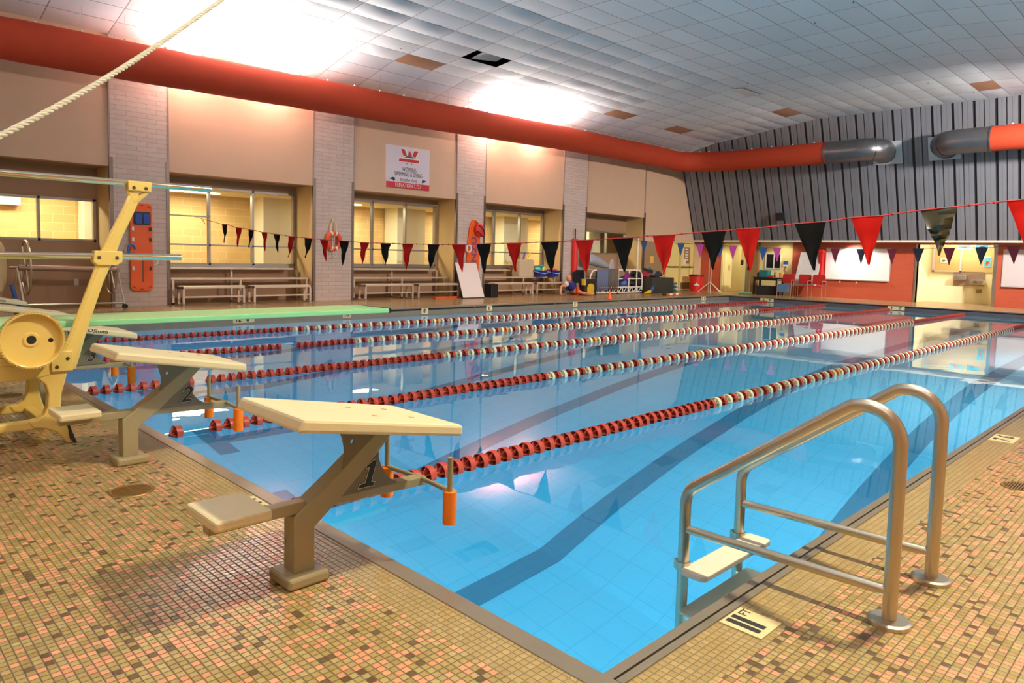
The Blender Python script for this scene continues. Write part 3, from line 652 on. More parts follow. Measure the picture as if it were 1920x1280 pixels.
# hand wheel
wx = -3.60
mb = MB(); prof_ = [(.026, -.045), (.026, -.036), (.040, -.036), (.046, -.045), (.152, -.045), (.158, 0), (.163, .003), (.168, 0), (.171, -.05), (.165, -.062), (.026, -.062)]
mb.lathe((wx, -.934, .688), X, prof_, 72, closed=True)
for k in range(60):
    a = 2*math.pi*k/60; u = Vector((0, math.cos(a), math.sin(a))); v = Vector((0, -math.sin(a), math.cos(a)))
    mb.obox(Vector((wx-.012, -.934, .688))+u*.1695-X*.012, (.03, 0, 0), u*.0028, v*.0045)
wh = part('fulcrum_wheel', mb, M_YEL, dv, smooth=True)
mb = MB(); mb.lathe((wx-.040, -.934, .688), X, [(0, 0), (.026, 0)], 24); part('axle_hole', mb, M_BLACK, wh)
mb = MB(); mb.lathe((wx-.044, -.832, .680), X, [(0, 0), (.014, 0)], 16); part('lock_hole', mb, M_BLACK, wh)
# upright casting with rails
mb = MB()
cl = [(-.745, .50), (-.715, .56), (-.67, .68), (-.61, .86), (-.545, 1.05), (-.492, 1.19), (-.43, 1.34), (-.36, 1.49), (-.315, 1.60), (-.300, 1.665)]
W_ = [.056, .043, .031, .026, .024, .030, .024, .022, .023, .014]
L_ = []; R_ = []
for i, (u, v) in enumerate(cl):
    a = cl[max(i-1, 0)]; b = cl[min(i+1, len(cl)-1)]; d = Vector((b[0]-a[0], b[1]-a[1])).normalized(); n = Vector((-d.y, d.x))
    L_.append((u+n.x*W_[i], v+n.y*W_[i])); R_.append((u-n.x*W_[i], v-n.y*W_[i]))
mb.prism(L_+R_[::-1], (-3.74, 0, 0), Y, Z, X, .045)
L2 = [(u*.65+c[0]*.35, v*.65+c[1]*.35) for (u, v), c in zip(L_, cl)]; R2 = [(u*.65+c[0]*.35, v*.65+c[1]*.35) for (u, v), c in zip(R_, cl)]
for s_ in (-.03, .03): 
    mb.prism(L_[1:]+[(L_[i][0]*.6+R_[i][0]*.4-.0, L_[i][1]*.6+R_[i][1]*.4) for i in range(9, 0, -1)], (-3.74+s_, 0, 0), Y, Z, X, .02) if False else None
for lst in (L_, R_): mb.tube([(-3.735, u, v) for u, v in lst[:-1]], .017, 10)
mb.tube([(-3.735, -.315, 1.56), (-3.735, -.345, 1.63), (-3.735, -.335, 1.665)], .02, 10); mb.tube([(-3.735, -.315, 1.56), (-3.735, -.24, 1.63), (-3.735, -.235, 1.665)], .02, 10)
mb.box(-3.765, -3.70, -.36, -.215, 1.635, 1.70)
mb.prism([(-.565, 1.235), (-.40, 1.235), (-.40, 1.165), (-.435, 1.14), (-.55, 1.14), (-.575, 1.165)], (-3.735, 0, 0), Y, Z, X, .07)
mb.box(-3.78, -3.70, -.82, -.70, .47, .60)
up_ = part('rail_upright', mb, M_YEL, dv, smooth=True, bevel=.006)
mb = MB()
for y, z in ((-.325, 1.655), (-.25, 1.655), (-.54, 1.19), (-.435, 1.19), (-.80, .575), (-.79, .50), (-.73, .55)): mb.lathe((-3.699 if z > 1 else -3.7, y, z), X, [(0, .004), (.01, .004), (.012, 0)], 10)
part('bolts', mb, mat('bolt_grey', (90, 80, 60), .4, .6), up_)
mb = MB(); mb.tube([(-3.745, -4.0, 1.675), (-3.745, .2, 1.688)], .0215, 20); part('hand_rail', mb, M_CHROME, dv, label='upper chrome hand rail', smooth=True)
mb = MB(); mb.tube([(-3.745, -4.0, 1.185), (-3.745, -.015, 1.20)], .0215, 20); part('hand_rail', mb, M_CHROME, dv, label='lower chrome hand rail', smooth=True)
mb = MB()
for z_, y_ in ((1.19, -3.9), (1.68, -3.9)): mb.tube([(-3.745, y_, z_), (-3.745, y_, .0)], .0215, 12)
part('rear_post', mb, M_CHROME, dv, smooth=True)
mb = MB(); mb.prism([(-.700, .0), (-.685, 0), (-.700, .04), (-.72, .10), (-.735, .16), (-.745, .16), (-.73, .08), (-.725, .03)], (-3.712, 0, 0), Y, Z, X, .01); part('dark_patch', mb, M_RUBBER, dv, label='dark patch low on the front leg')  # narrow dark strip laid along the lower front leg

# ================================================================== POOL LADDER
ld = thing('pool_ladder', (.657, 1.05, 0), 'stainless steel pool ladder with a white tread, on the right hand edge', 'ladder')
def rail(y):
    p = [Vector((.657, y, 0)), Vector((.657, y, .64))]
    p += arc((.535, y, .64), X, Z, .122, 0, math.radians(115), 12)[1:]
    p += [Vector((-.08, y, .335))]
    p += arc((-.08, y, .335)+Vector((.03, 0, -.09)) if False else Vector((-.055, y, .21)), X, Z, .115, math.radians(118), math.radians(180), 6)[0:]
    p += [Vector((-.170, y, -1.5))]
    return p
for y in (.802, 1.305):
    mb = MB(); mb.tube(rail(y), .0245, 20); r_ = part('side_rail', mb, M_STEEL, ld, smooth=True)
    mb = MB(); mb.lathe((.657, y, 0), Z, [(.02, .020), (.062, .020), (.0621, .020), (.071, .014), (.0711, .014), (.072, 0)], 32); part('deck_flange', mb, M_STEEL, r_, smooth=True)
    mb = MB(); mb.tube([(-.17, y, .10), (.657, y, .115)], .0185, 16); part('cross_bar', mb, M_STEEL, r_, smooth=True)
    mb = MB(); mb.tube([(-.17, y, -.045), (-.17, y, -.085)], .031, 16); mb.box(-.21, -.19, y-.012, y+.012, -.085, -.045); part('tread_clamp', mb, M_STEEL, r_)
for k, z in enumerate((-.07, -.37, -.67, -.97)):
    mb = MB(); n = []
    for cx_, cy_, a0 in ((-.055, 1.34, 0), (-.125, 1.34, 90), (-.125, .765, 180), (-.055, .765, 270)):
        for i in range(5): a = math.radians(a0+90*i/4); n.append((cx_+.025*math.cos(a), cy_+.025*math.sin(a)))
    mb.prism(n, (0, 0, z), X, Y, Z, .024); part('tread', mb, mat('tread_plastic', (222, 214, 190), .5), ld, label='white plastic step', bevel=.004)

# ================================================================== DEPTH MARKERS
M_MARK = mat('marker_cream', (222, 204, 150), .4); M_INK = mat('marker_ink', (34, 32, 34), .5)
def marker(c, ux, uy, w_, h_, items, label):
    ux, uy = Vector(ux), Vector(uy); un = ux.cross(uy); c = Vector(c)
    t = thing('depth_marker', c, label, 'depth marker', 'painted depth markers round the pool')
    mb = MB(); mb.obox(c+un*.002, ux*w_/2, uy*h_/2, un*.002); part('plate', mb, M_MARK, t)
    for s_, du, dv_, hh in items: text('numeral', s_, M_INK, t, c+un*.0042+ux*du+uy*dv_, ux, uy, hh, offset=.035 if hh > .05 else .01, thick=.0004, sx=.95)
    return t
marker((.325, .43, 0), Y, -X, .155, .155, [('1', -.04, .0, .115), ('1', -.002, .0, .115), ('FT', .05, .045, .034)], 'cream deck tile reading 11 FT beside the ladder')
marker((.325, 4.43, 0), Y, -X, .27, .155, [('7', -.06, .0, .10), ('6', .065, .0, .10)], 'cream deck tile reading 7 6 on the right edge beyond the ladder')
marker((-1.90, -.355, 0), X, Y, .24, .13, [('11', -.04, .0, .09), ('FT', .06, .03, .03)], 'cream deck tile reading 11 FT behind starting block 1')
FM = PXL+.004
for y, w_, it, lb in ((4.05, .42, [("12'", -.1, 0, .09), ('6"', .1, 0, .09)], "far side marker reading 12' 6\" under the green board"), (6.32, .2, [("10'", 0, 0, .09)], "far side marker reading 10'"),
                      (8.42, .2, [("8'", 0, 0, .09)], "far side marker reading 8'"), (10.49, .2, [("6'", 0, 0, .09)], "far side marker reading 6'"), (13.88, .2, [("5'", 0, 0, .09)], "far side marker reading 5'"), (21.0, .3, [("4'", -.07, 0, .08), ("6", .06, 0, .08)], 'small cream marker at the far corner of the pool')):
    marker((FM, y, -.06), Y, Z, w_, .13, it, lb)
for x_ in (-10.26, -5.98): marker((x_, PYF-.004, -.075), X, Z, .5, .12, [('4', -.13, 0, .08), ("0\"", .12, 0, .08)], 'white marker reading 4 0 at the end wall, left of the two' if x_ < -8 else 'white marker reading 4 0 at the end wall, right of the two')

# floor drains
M_DR = mat('bronze_grate', (150, 112, 56), .4, .6)
for (x_, y_), lb in (((-2.5, -.726), 'round bronze floor drain between starting blocks 1 and 2'), ((-5.65, -.72), 'round floor drain under the yellow diving stand'), ((.66, 3.1), 'round floor drain at the right edge of the deck')):
    t = thing('floor_drain', (x_, y_, 0), lb, 'drain', 'round deck drains')
    mb = MB(); mb.lathe((x_, y_, 0), Z, [(.088, .001), (.090, .005), (.104, .005), (.108, .0005)], 40); part('rim', mb, M_DR, t, smooth=True)
    mb = MB(); mb.lathe((x_, y_, 0), Z, [(0, .001), (.089, .001)], 40); part('well', mb, M_DARKGAP, t)
    mb = MB()
    for k in range(-6, 7):
        h_ = math.sqrt(max(.088**2-(k*.0132)**2, 0)); mb.box(x_+k*.0132-.0035, x_+k*.0132+.0035, y_-h_, y_+h_, .001, .005)
    mb.box(x_-.088, x_+.088, y_-.003, y_+.003, .001, .0045); part('grate', mb, M_DR, t)

# ================================================================== LANE ROPES
M_DRED = mat('float_red', (178, 66, 48), .4, spec=.4); M_DWHT = mat('float_white', (236, 228, 196), .35); M_DORG = mat('float_orange', (236, 150, 30), .35)
def disc_mesh(name, m):
    mb = MB(); r0 = .060
    mb.lathe((0, 0, 0), Y, [(r0, -.016), (r0+.001, .006), (r0, .028), (r0-.004, .028), (r0-.004, -.016)], 24, closed=True)
    mb.lathe((0, 0, 0), Y, [(.015, -.052), (.015, .052), (.009, .052), (.009, -.052)], 12, closed=True)
    for k in range(6):
        a = math.pi*k/3; u = Vector((math.cos(a), 0, math.sin(a))); v = Vector((-math.sin(a), 0, math.cos(a)))
        pts = [u*.014+Y*-.046, u*.044+v*.008+Y*-.030, u*(r0-.003)+v*.012+Y*-.014, u*(r0-.003)+v*.012+Y*.02, u*.014+Y*.02]; n = u.cross(Y)*.0014
        mb.add([p-n for p in pts]+[p+n for p in pts], [(0, 1, 2, 3, 4), (9, 8, 7, 6, 5), (0, 5, 6, 1), (1, 6, 7, 2), (2, 7, 8, 3), (3, 8, 9, 4), (4, 9, 5, 0)])
    mb.lathe((0, 0, 0), Y, [(.014, .012), (r0-.002, .012), (r0-.002, .015), (.014, .015)], 24, closed=True)
    return mb.mesh(name, m, (0, 0, 0), True), mb
DM = {k: disc_mesh('float_disc', m) for k, m in (('r', M_DRED), ('w', M_DWHT), ('o', M_DORG))}
ropes_lab = ['red and white lane rope nearest the camera, ending above the ladder', 'second lane rope from the camera, passing behind starting block 1', 'third lane rope from the camera, passing behind starting block 2', 'fourth lane rope from the camera, starting behind block 3', 'farthest lane rope, next to the green diving board']
for i in range(5):
    x_ = -2.05-2.03*i; zc = WZ+.02
    t = thing('lane_rope', (x_, 0, zc), ropes_lab[i], 'lane rope', 'floating lane ropes')
    mb = MB(); mb.tube([(x_, PYN, -.12), (x_, .1, zc), (x_, 22.6, zc), (x_, PYF, -.09)], .004, 6); part('cable', mb, M_STEEL, t)
    mb = MB(); mb.box(x_-.02, x_+.02, PYN-.005, PYN+.03, -.14, -.09); mb.tube([(x_, -.16, zc), (x_, -.02, zc)], .012, 8); part('tension_hook', mb, M_STEEL, t)
    ys = []; y = .02+(.0 if i else -.05)
    if i == 1: ys = [.06]; y = .36
    while y < 22.55:
        if not (i == 2 and 1.02 < y < 1.1) and not (i == 3 and 3.0 < y < 3.22): ys.append(y)
        y += .112
    rest = {k: MB() for k in 'rwo'}; org = False
    for n_, y in enumerate(ys):
        c = 'r' if (y < 4.25 or y > 17.9) else ('w' if n_ % 2 == 0 else 'r')
        if c == 'r' and 7.45 < y < 7.75 and not org: c = 'o'; org = True
        yaw = random.uniform(-.06, .06); rl = random.uniform(0, 6.28)
        if n_ < 100:
            o = bpy.data.objects.new('float_disc', DM[c][0]); COL.objects.link(o); o.parent = t
            o.location = (random.uniform(-.003, .003), y, random.uniform(-.003, .003)); o.rotation_euler = (random.uniform(-.05, .05), rl, yaw)
            if c == 'o': o['label'] = 'single orange float'
        else:
            src = DM[c][1]; R3 = Matrix.Rotation(rl, 3, 'Y')
            rest[c].add([R3 @ p+Vector((x_, y, zc)) for p in src.v], src.f)
    far = MB(); far.cur = 0
    for k, c in enumerate('rw'): far.cur = k; far.add(rest[c].v, rest[c].f)
    part('distant_float_discs', far, [M_DRED, M_DWHT], t, kind='stuff', smooth=True)

# ================================================================== PENNANT LINES
M_PB = mat('pennant_black', (20, 19, 17), .8, spec=.1, bump=.15, bscale=60); M_PR = mat('pennant_red', (176, 20, 12), .85, spec=.15, bump=.15, bscale=60)
M_PO = mat('pennant_olive_black', (58, 54, 34), .38); M_PRD = mat('pennant_maroon', (112, 10, 40), .6); M_PN = mat('pennant_navy', (22, 28, 48), .6); M_PBL = mat('pennant_blue', (40, 84, 150), .6); M_PP = mat('pennant_pink', (206, 72, 160), .6)
def pennant(mb, tl, tr, tip, crinkle=.01, seed=0):
    rr = random.Random(seed); n, m_ = 14, 9; g = []; ph = rr.uniform(0, 6); bow = rr.uniform(-.03, .03)
    dn = (tr-tl).cross(Z).normalized()
    for i in range(n+1):
        v = i/n; a = tl.lerp(tip, v); b = tr.lerp(tip, v)
        wv = 1-v*.97; a = (tl+(tip-tl)*v); b = (tr+(tip-tr)*v); c = (a+b)/2; a = c+(a-c)*(wv/(1-v) if v < 1 else 1); b = c+(b-c)*(wv/(1-v) if v < 1 else 1)
        if v == 1: a = tip-(tr-tl)*.02; b = tip+(tr-tl)*.02
        for j in range(m_+1):
            u = j/m_; p = a.lerp(b, u); d = crinkle*(math.sin(v*9+ph+u*2)*.6+math.sin(u*7+ph*2+v*3)*.4)*min(1, v*3)+bow*v*v
            if crinkle > .02: d += .012*math.sin(v*38+ph+2.5*u)*min(1, v*4)+.008*math.sin(v*60-u*4)
            g.append(p+dn*d)
    k = m_+1; q = [(i*k+j, i*k+j+1, (i+1)*k+j+1, (i+1)*k+j) for i in range(n) for j in range(m_)]
    mb.add(g, q); mb.add([p-dn*.0025 for p in g], [f[::-1] for f in q])
    rim = [j for j in range(m_+1)]+[i*k+m_ for i in range(1, n+1)]+[n*k+j for j in range(m_-1, -1, -1)]+[i*k for i in range(n-1, 0, -1)]; N0 = len(g)
    base = len(mb.v)-2*N0
    mb.f += [[base+a, base+b, base+b+N0, base+a+N0] for a, b in zip(rim, rim[1:]+rim[:1])]; mb.mi += [mb.cur]*len(rim)
near = [(416, 426, 420, 420.5, 422, 455), (442.5, 453.5, 426.6, 427.5, 446, 463), (465.7, 476.3, 430, 431.5, 469.5, 464), (490.6, 501, 435, 436, 496, 471), (513, 524.6, 438.5, 439.5, 518, 473.5), (540.7, 553.6, 442.5, 444, 542, 482),
        (570.7, 586, 445.6, 447, 574.7, 483.5), (600, 615, 448.6, 450, 609, 490), (636, 654, 451, 452, 644, 497), (675, 692, 454.3, 455, 678.6, 495.7), (713, 733, 455.7, 456.2, 722, 497.6), (754, 775, 457, 457.2, 762, 505.6),
        (801.5, 824, 457.8, 458, 807, 505.6), (847, 872, 458.2, 458.2, 867, 509.6), (894, 921, 457.4, 456.4, 908, 511.8), (950, 978, 456, 455.4, 964, 509), (1014, 1048, 453.6, 452.6, 1034, 511.8), (1078.7, 1113, 450.6, 449.4, 1100.5, 515),
        (1147.6, 1187.5, 447, 445, 1170.7, 510), (1223.4, 1266.6, 442, 440, 1246, 515), (1315, 1362, 435, 432, 1338, 505.6), (1379, 1426, 430, 427, 1407, 507.5), (1489.7, 1548.8, 419.5, 415, 1525, 506.6),
        (1595, 1657, 408, 404, 1631.5, 496), (1725, 1796, 394, 387, 1762.7, 479), (1886.7, 1962, 377, 370, 1924, 462)]
YN = 4.57; L1 = at(366, 403, 1, YN); L1 = Vector((-15.84, YN+.1, 2.03))
t = thing('pennant_line', (-5.5, YN, 0), 'near line of red and black backstroke pennants strung across the pool', 'pennants')
pts = [L1]; pk = []
for k, (a, b, ya, yb, tx, ty) in enumerate(near):
    tl, tr, tp = at(a, ya, 1, YN), at(b, yb, 1, YN), at(tx, ty, 1, YN); pts += [tl, tr]; pk.append((tl, tr, tp))
pts += [Vector((2.68, YN, 2.02))]
mb = MB(); mb.tube(pts, .006, 6)
rp = part('line_rope', mb, mat('pennant_rope', (196, 60, 60), .7), t, smooth=True)
M_KN = mat('knot_red', (170, 40, 44), .7); kn = MB(); kn.ball((0, 0, 0), .011, seg=8, rings=6); kn = kn.mesh('rope_knot', M_KN, smooth=True)
for a, b in zip(pts[::2], pts[1::2]):
    if (b-a).length < .1: continue
    for u in (.25, .75):
        o = bpy.data.objects.new('rope_knot', kn); COL.objects.link(o); o.parent = t; o.location = a.lerp(b, u)-wloc(t)
mb = MB(); mb.tube([L1+Vector((.5, 0, -.07)), L1+Vector((.62, 0, -.14)), L1+Vector((.68, .02, -.2)), L1+Vector((.6, .0, -.1))], .005, 5)
part('loose_end', mb, M_KN, t, smooth=True)
for k, (tl, tr, tp) in enumerate(pk):
    mb = MB(); pennant(mb, tl, tr, tp, .035 if k == 24 else .016, k); part('pennant', mb, M_PO if k == 24 else M_PB if k % 2 == 0 else M_PR, t, label=('crinkled olive black pennant' if k == 24 else 'black pennant') if k % 2 == 0 else 'red pennant', smooth=True)
farp = [(1201, 1214, 452, 1207, 474, 'b'), (1269.8, 1284, 456, 1275.4, 480.3, 'b'), (1305.6, 1320, 458, 1311.6, 482.8, 'p'), (1343, 1357, 459.5, 1349, 486, 'b'), (1366.5, 1382, 461, 1373.4, 486.5, 'p'), (1397, 1412, 462.5, 1404, 487.5, 'p'), (1423, 1439, 464, 1429.7, 488.4, 'b'), (1449, 1464.8, 464.5, 1457, 490, 'p'),
        (1557.5, 1574.6, 466, 1565.4, 494, 'm'), (1605.4, 1623.7, 466.5, 1614.8, 495, 'k'), (1662.7, 1682.5, 466.5, 1672, 495, 'm'), (1711, 1733, 466, 1721, 495, 'k'), (1768.5, 1791, 465, 1779, 496.7, 'm'), (1828, 1853, 463.7, 1838.7, 496, 'k'), (1888, 1913, 462, 1901, 495, 'm')]
YF = 18.29
t = thing('pennant_line', (-6, YF, 0), 'far line of small blue, pink, maroon and navy pennants near the shallow end', 'pennants')
pts = [Vector((-14.98, YF, 2.35)), at(1165, 441, 1, YF)]; pk = []
for a, b, ya, tx, ty, c in farp:
    tl, tr, tp = at(a, ya, 1, YF), at(b, ya, 1, YF), at(tx, ty, 1, YF); pts += [tl, tr]; pk.append((tl, tr, tp, c))
pts += [Vector((2.68, YF, 2.2))]
mb = MB(); mb.tube(pts, .005, 5); part('line_rope', mb, mat('grey_line', (70, 64, 60), .7), t)
nm = {'b': ('blue', M_PBL), 'p': ('pink', M_PP), 'm': ('maroon', M_PRD), 'k': ('navy', M_PN)}
for k, (tl, tr, tp, c) in enumerate(pk):
    mb = MB(); pennant(mb, tl, tr, tp, .006, k+50); part('pennant', mb, nm[c][1], t, label=nm[c][0]+' pennant', smooth=True)

# white braided rope crossing the top left
a, b, c, d = [CAM+(fw+rt*((px-PX)/FPX)-up*((py-PY)/FPX))*dd for px, py, dd in ((470, -40, 3.9), (300, 86, 3.1), (180, 172, 2.7), (-60, 283, 2.2))]
mb = MB(); P = []
ends = [a, b, c, d]
def bez(p, t): return p[0]*(1-t)**3+p[1]*3*t*(1-t)**2+p[2]*3*t*t*(1-t)+p[3]*t**3
P = [bez([a, a.lerp(b, .9), d.lerp(c, 1.0), d], i/60) for i in range(61)]
full = [a+(a-b).normalized()*5.2*(1-i/12) for i in range(12)]+P+[d+(d-c).normalized()*1.6*i/8 for i in range(1, 9)]
full = [p for p in full if p.z < 6.3]
# three strands twisted together
def strand(path, r, ph, pitch):
    out = []; s_ = 0; Q = []
    for p, q in zip(path, path[1:]):
        n = max(1, int((q-p).length/.008))
        for i in range(n): Q.append(p.lerp(q, i/n))
    Q.append(path[-1])
    for i, p in enumerate(Q):
        T = (Q[min(i+1, len(Q)-1)]-Q[max(i-1, 0)]).normalized(); U = T.cross(Z).normalized(); V = T.cross(U)
        if i: s_ += (p-Q[i-1]).length
        an = ph+s_*2*math.pi/pitch; out.append(p+(U*math.cos(an)+V*math.sin(an))*r)
    return out
for k in range(3): mb.tube(strand(full, .0053, k*2.094, .075), .0062, 6, cap=True)
single('hanging_rope', mb, mat('natural_rope', (204, 200, 176), .8), 'thick pale twisted rope slanting across the upper left of the hall', 'rope', smooth=True)

# ================================================================== ALONG THE LEFT WALL
def plank(mb, x, y0, y1, z, w_=.24, th=.045): mb.box(x-w_/2, x+w_/2, y0, y1, z-th, z)
def low_bench(y0, y1, label, x=-14.78):
    t = thing('low_bench', (x, (y0+y1)/2, 0), label, 'bench', 'low metal benches')
    mb = MB(); plank(mb, x+.13, y0, y1, .425, .10); plank(mb, x, y0, y1, .44, .12, .03); part('seat', mb, M_BENCH, t, bevel=.006)
    mb = MB(); mb.box(x-.12, x+.18, y0-.004, y0+.05, .37, .43); mb.box(x-.12, x+.18, y1-.05, y1+.004, .37, .43); part('end_cap', mb, mat('bench_cap', (110, 88, 72), .6), t)
    for y in (y0+.04, y1-.09):
        mb = MB(); mb.box(x+.12, x+.17, y, y+.05, 0.02, .38); mb.box(x-.17, x-.12, y, y+.05, .02, .40); mb.box(x-.17, x+.17, y, y+.05, .0, .04); part('leg', mb, M_BENCH, t)
    mb = MB(); mb.box(x+.13, x+.165, y0+.06, y1-.06, .18, .215); part('stretcher', mb, M_BENCH, t)
def tall_bench(y0, y1, ym, label, top=True):
    t = thing('bleacher_bench', (-15.35, (y0+y1)/2, 0), label, 'bench', 'two-tier bleacher benches in the window bays')
    mb = MB(); plank(mb, -15.30, y0, y1, .60, .26); part('lower_seat', mb, M_BENCH, t, bevel=.008)
    if top: mb = MB(); plank(mb, -15.62, y0+.05, top if top != 1 else y1-.25, .83, .26); part('upper_seat', mb, M_BENCH, t, bevel=.008)
    for y in (y0+.03, ym-.05, y1-.08):
        mb = MB(); mb.box(-15.22, -15.18, y, y+.05, 0, .56); mb.box(-15.72, -15.68, y, y+.05, 0, .79); mb.box(-15.72, -15.18, y, y+.05, .0, .04); part('leg', mb, M_BENCH, t)
    return t
tall_bench(3.92, 7.32, 5.55, 'two-tier bench under the first large window, left of the ring buoy')
low_bench(3.93, 5.42, 'low bench at the far left, between the spine board and the ring buoy'); low_bench(5.55, 7.12, 'low bench just left of the pier with the ring buoy')
tall_bench(8.62, 12.0, 10.3, 'two-tier bench under the second large window, right of the ring buoy')
low_bench(8.62, 10.3, 'low bench just right of the ring buoy pier'); low_bench(10.38, 12.0, 'low bench just left of the leaning white board')
tall_bench(13.4, 16.9, 15.3, 'bench in the third large window bay carrying blue tubs', top=14.95)
low_bench(13.35, 15.2, 'low bench right of the leaning white board'); low_bench(15.28, 16.9, 'low bench behind the seated rescue manikin')

XP = -14.96   # plane of things hung on the piers
# spine board
M_SPN = mat('spine_orange', (230, 88, 12), .5)
t = thing('spine_board', (XP, 3.25, .33), 'orange plastic spine board hanging on the leftmost pier', 'spine board')
def rrect(x0, x1, y0, y1, r_, n=5):
    o = []
    for cx_, cy_, a0 in ((x1-r_, y1-r_, 0), (x0+r_, y1-r_, 90), (x0+r_, y0+r_, 180), (x1-r_, y0+r_, 270)):
        for i in range(n+1): a = math.radians(a0+90*i/n); o.append((cx_+r_*math.cos(a), cy_+r_*math.sin(a)))
    return o
mb = MB(); mb.prism(rrect(3.02, 3.47, .33, 2.2, .09), (XP, 0, 0), Y, Z, X, .05); bd = part('board', mb, M_SPN, t, bevel=.012)
mb = MB(); mb.prism(rrect(3.09, 3.43, 1.74, 2.02, .04), (XP+.028, 0, 0), Y, Z, X, .02); hr = part('head_rest', mb, M_BLACK, t, label='black head rest with blue pads')
mb = MB(); mb.prism(rrect(3.12, 3.25, 1.77, 1.98, .03), (XP+.045, 0, 0), Y, Z, X, .03); mb.prism(rrect(3.28, 3.40, 1.77, 1.98, .03), (XP+.045, 0, 0), Y, Z, X, .03); part('head_pad', mb, mat('pad_blue', (30, 66, 150), .6), hr)
mb = MB(); mb.prism(rrect(3.25, 3.285, .52, 1.0, .015), (XP+.027, 0, 0), Y, Z, X, .006); part('leg_slot', mb, mat('slot_tan', (120, 84, 60), .7), t)
for z in (1.66, 1.43, .82):
    for y in (3.07, 3.42):
        mb = MB(); mb.box(XP+.025, XP+.05, y-.02, y+.025, z-.04, z+.04); part('strap_clip', mb, M_WHITE if y < 3.2 else M_BLACK, t)
mb = MB()
for y, z, a in ((3.1, 2.12, .5), (3.25, 2.16, 0), (3.4, 2.12, -.5), (3.1, .41, -.5), (3.25, .37, 0), (3.4, .41, .5)): mb.obox((XP+.027, y, z), (.003, 0, 0), (0, .04*math.cos(a), .04*math.sin(a)), (0, -.01*math.sin(a), .01*math.cos(a)))
part('hand_slot', mb, mat('slot_dark', (110, 40, 16), .7), t)
mb = MB(); mb.tube([(XP+.06, 3.04+.07*math.cos(k/3), 1.22+.10*math.sin(k/3)) for k in range(17)], .022, 8); part('strap_coil', mb, mat('strap_blue', (50, 110, 190), .5), t, label='coiled blue strap')
mb = MB(); mb.tube([(XP+.05, 3.02, 1.15), (XP+.04, 2.92, 1.18), (XP+.04, 2.96, 1.26)], .012, 6); mb.tube([(XP+.04, 3.5, 1.1), (XP+.05, 3.58, 1.02), (XP+.05, 3.56, .92), (XP+.04, 3.49, .9)], .014, 6); part('strap_loop', mb, M_WHITE, t)

# ring buoy
t = thing('ring_buoy', (XP+.05, 7.88, 1.28), 'orange ring buoy with white bands hung from its rope on a pier', 'ring buoy')
mb = MB(); c = Vector((XP+.05, 7.88, 1.55)); mb.tube([c+Y*.185*math.cos(a*math.pi/16)+Z*.20*math.sin(a*math.pi/16) for a in range(32)], .062, 14, closed=True); part('ring', mb, mat('buoy_orange', (226, 72, 22), .55), t, smooth=True)
for a in (70, 110, 250, 292):
    A = math.radians(a); p = c+Y*.185*math.cos(A)+Z*.20*math.sin(A); d = Vector((0, -math.sin(A), math.cos(A))); mb = MB(); mb.tube([p-d*.022, p+d*.022], .065, 14); part('band', mb, M_WHITE, t, smooth=True)
mb = MB(); mb.tube([c+Vector((0, -.09, .2)), c+Vector((0, -.07, .42)), c+Vector((0, 0, .56)), c+Vector((0, .07, .42)), c+Vector((0, .08, .2))], .018, 8)
mb.tube([c+Vector((.06, -.03, -.24)), c+Vector((.06, -.03, -.38)), c+Vector((.06, .02, -.42)), c+Vector((.06, .05, -.36)), c+Vector((.06, .03, -.24))], .01, 6); mb.tube([c+Vector((.04, .02, .5)), c+Vector((.04, .0, -.2))], .008, 6); mb.box(XP-.03, XP, 7.87, 7.89, 1.3, 2.15)
part('rope', mb, mat('buoy_rope', (216, 200, 170), .8), t, smooth=True)

# rescue board on the third pier with a bag on it
t = thing('rescue_board', (XP, 12.7, 1.0), 'long orange backboard with faded purple lettering behind the white board', 'backboard')
mb = MB(); mb.prism([(12.50, .35), (12.98, .35), (13.06, 1.6), (13.0, 2.15), (12.86, 2.36), (12.74, 2.36), (12.62, 2.15), (12.54, 1.6)], (XP, 0, 0), Y, Z, X, .05); part('board', mb, M_SPN, t, bevel=.01)
text('lettering', 'NZU', mat('faded_purple', (110, 70, 120), .6), t, (XP+.027, 12.80, 1.45), Z, -Y, .2, offset=.03, sx=1.3)
mb = MB(); mb.tube([(XP+.05, 12.56+.09*math.cos(a*math.pi/10), 1.48+.11*math.sin(a*math.pi/10)) for a in range(20)], .025, 8, closed=True); part('strap_roll', mb, M_WHITE, t, smooth=True)
mb = MB(); mb.ball((XP+.12, 12.92, 2.06), .09, .17, .2, 12, 8); mb.ball((XP+.14, 12.98, 1.96), .07, .13, .12, 12, 8); hb = single('rescue_bag', mb, mat('bag_red', (206, 40, 40), .6, bump=.5, bscale=20), 'red bag with black straps hanging at the top of the orange backboard', 'bag', smooth=True)
mb = MB(); mb.tube([(XP+.2, 12.8, 2.2), (XP+.24, 12.95, 2.1), (XP+.2, 13.08, 1.9)], .016, 6); mb.tube([(XP+.18, 12.78, 2.0), (XP+.23, 12.92, 1.9), (XP+.2, 13.06, 1.84)], .014, 6); mb.tube([(XP+.03, 12.8, 2.33), (XP+.1, 12.88, 2.25)], .012, 6); part('strap', mb, M_BLACK, hb)
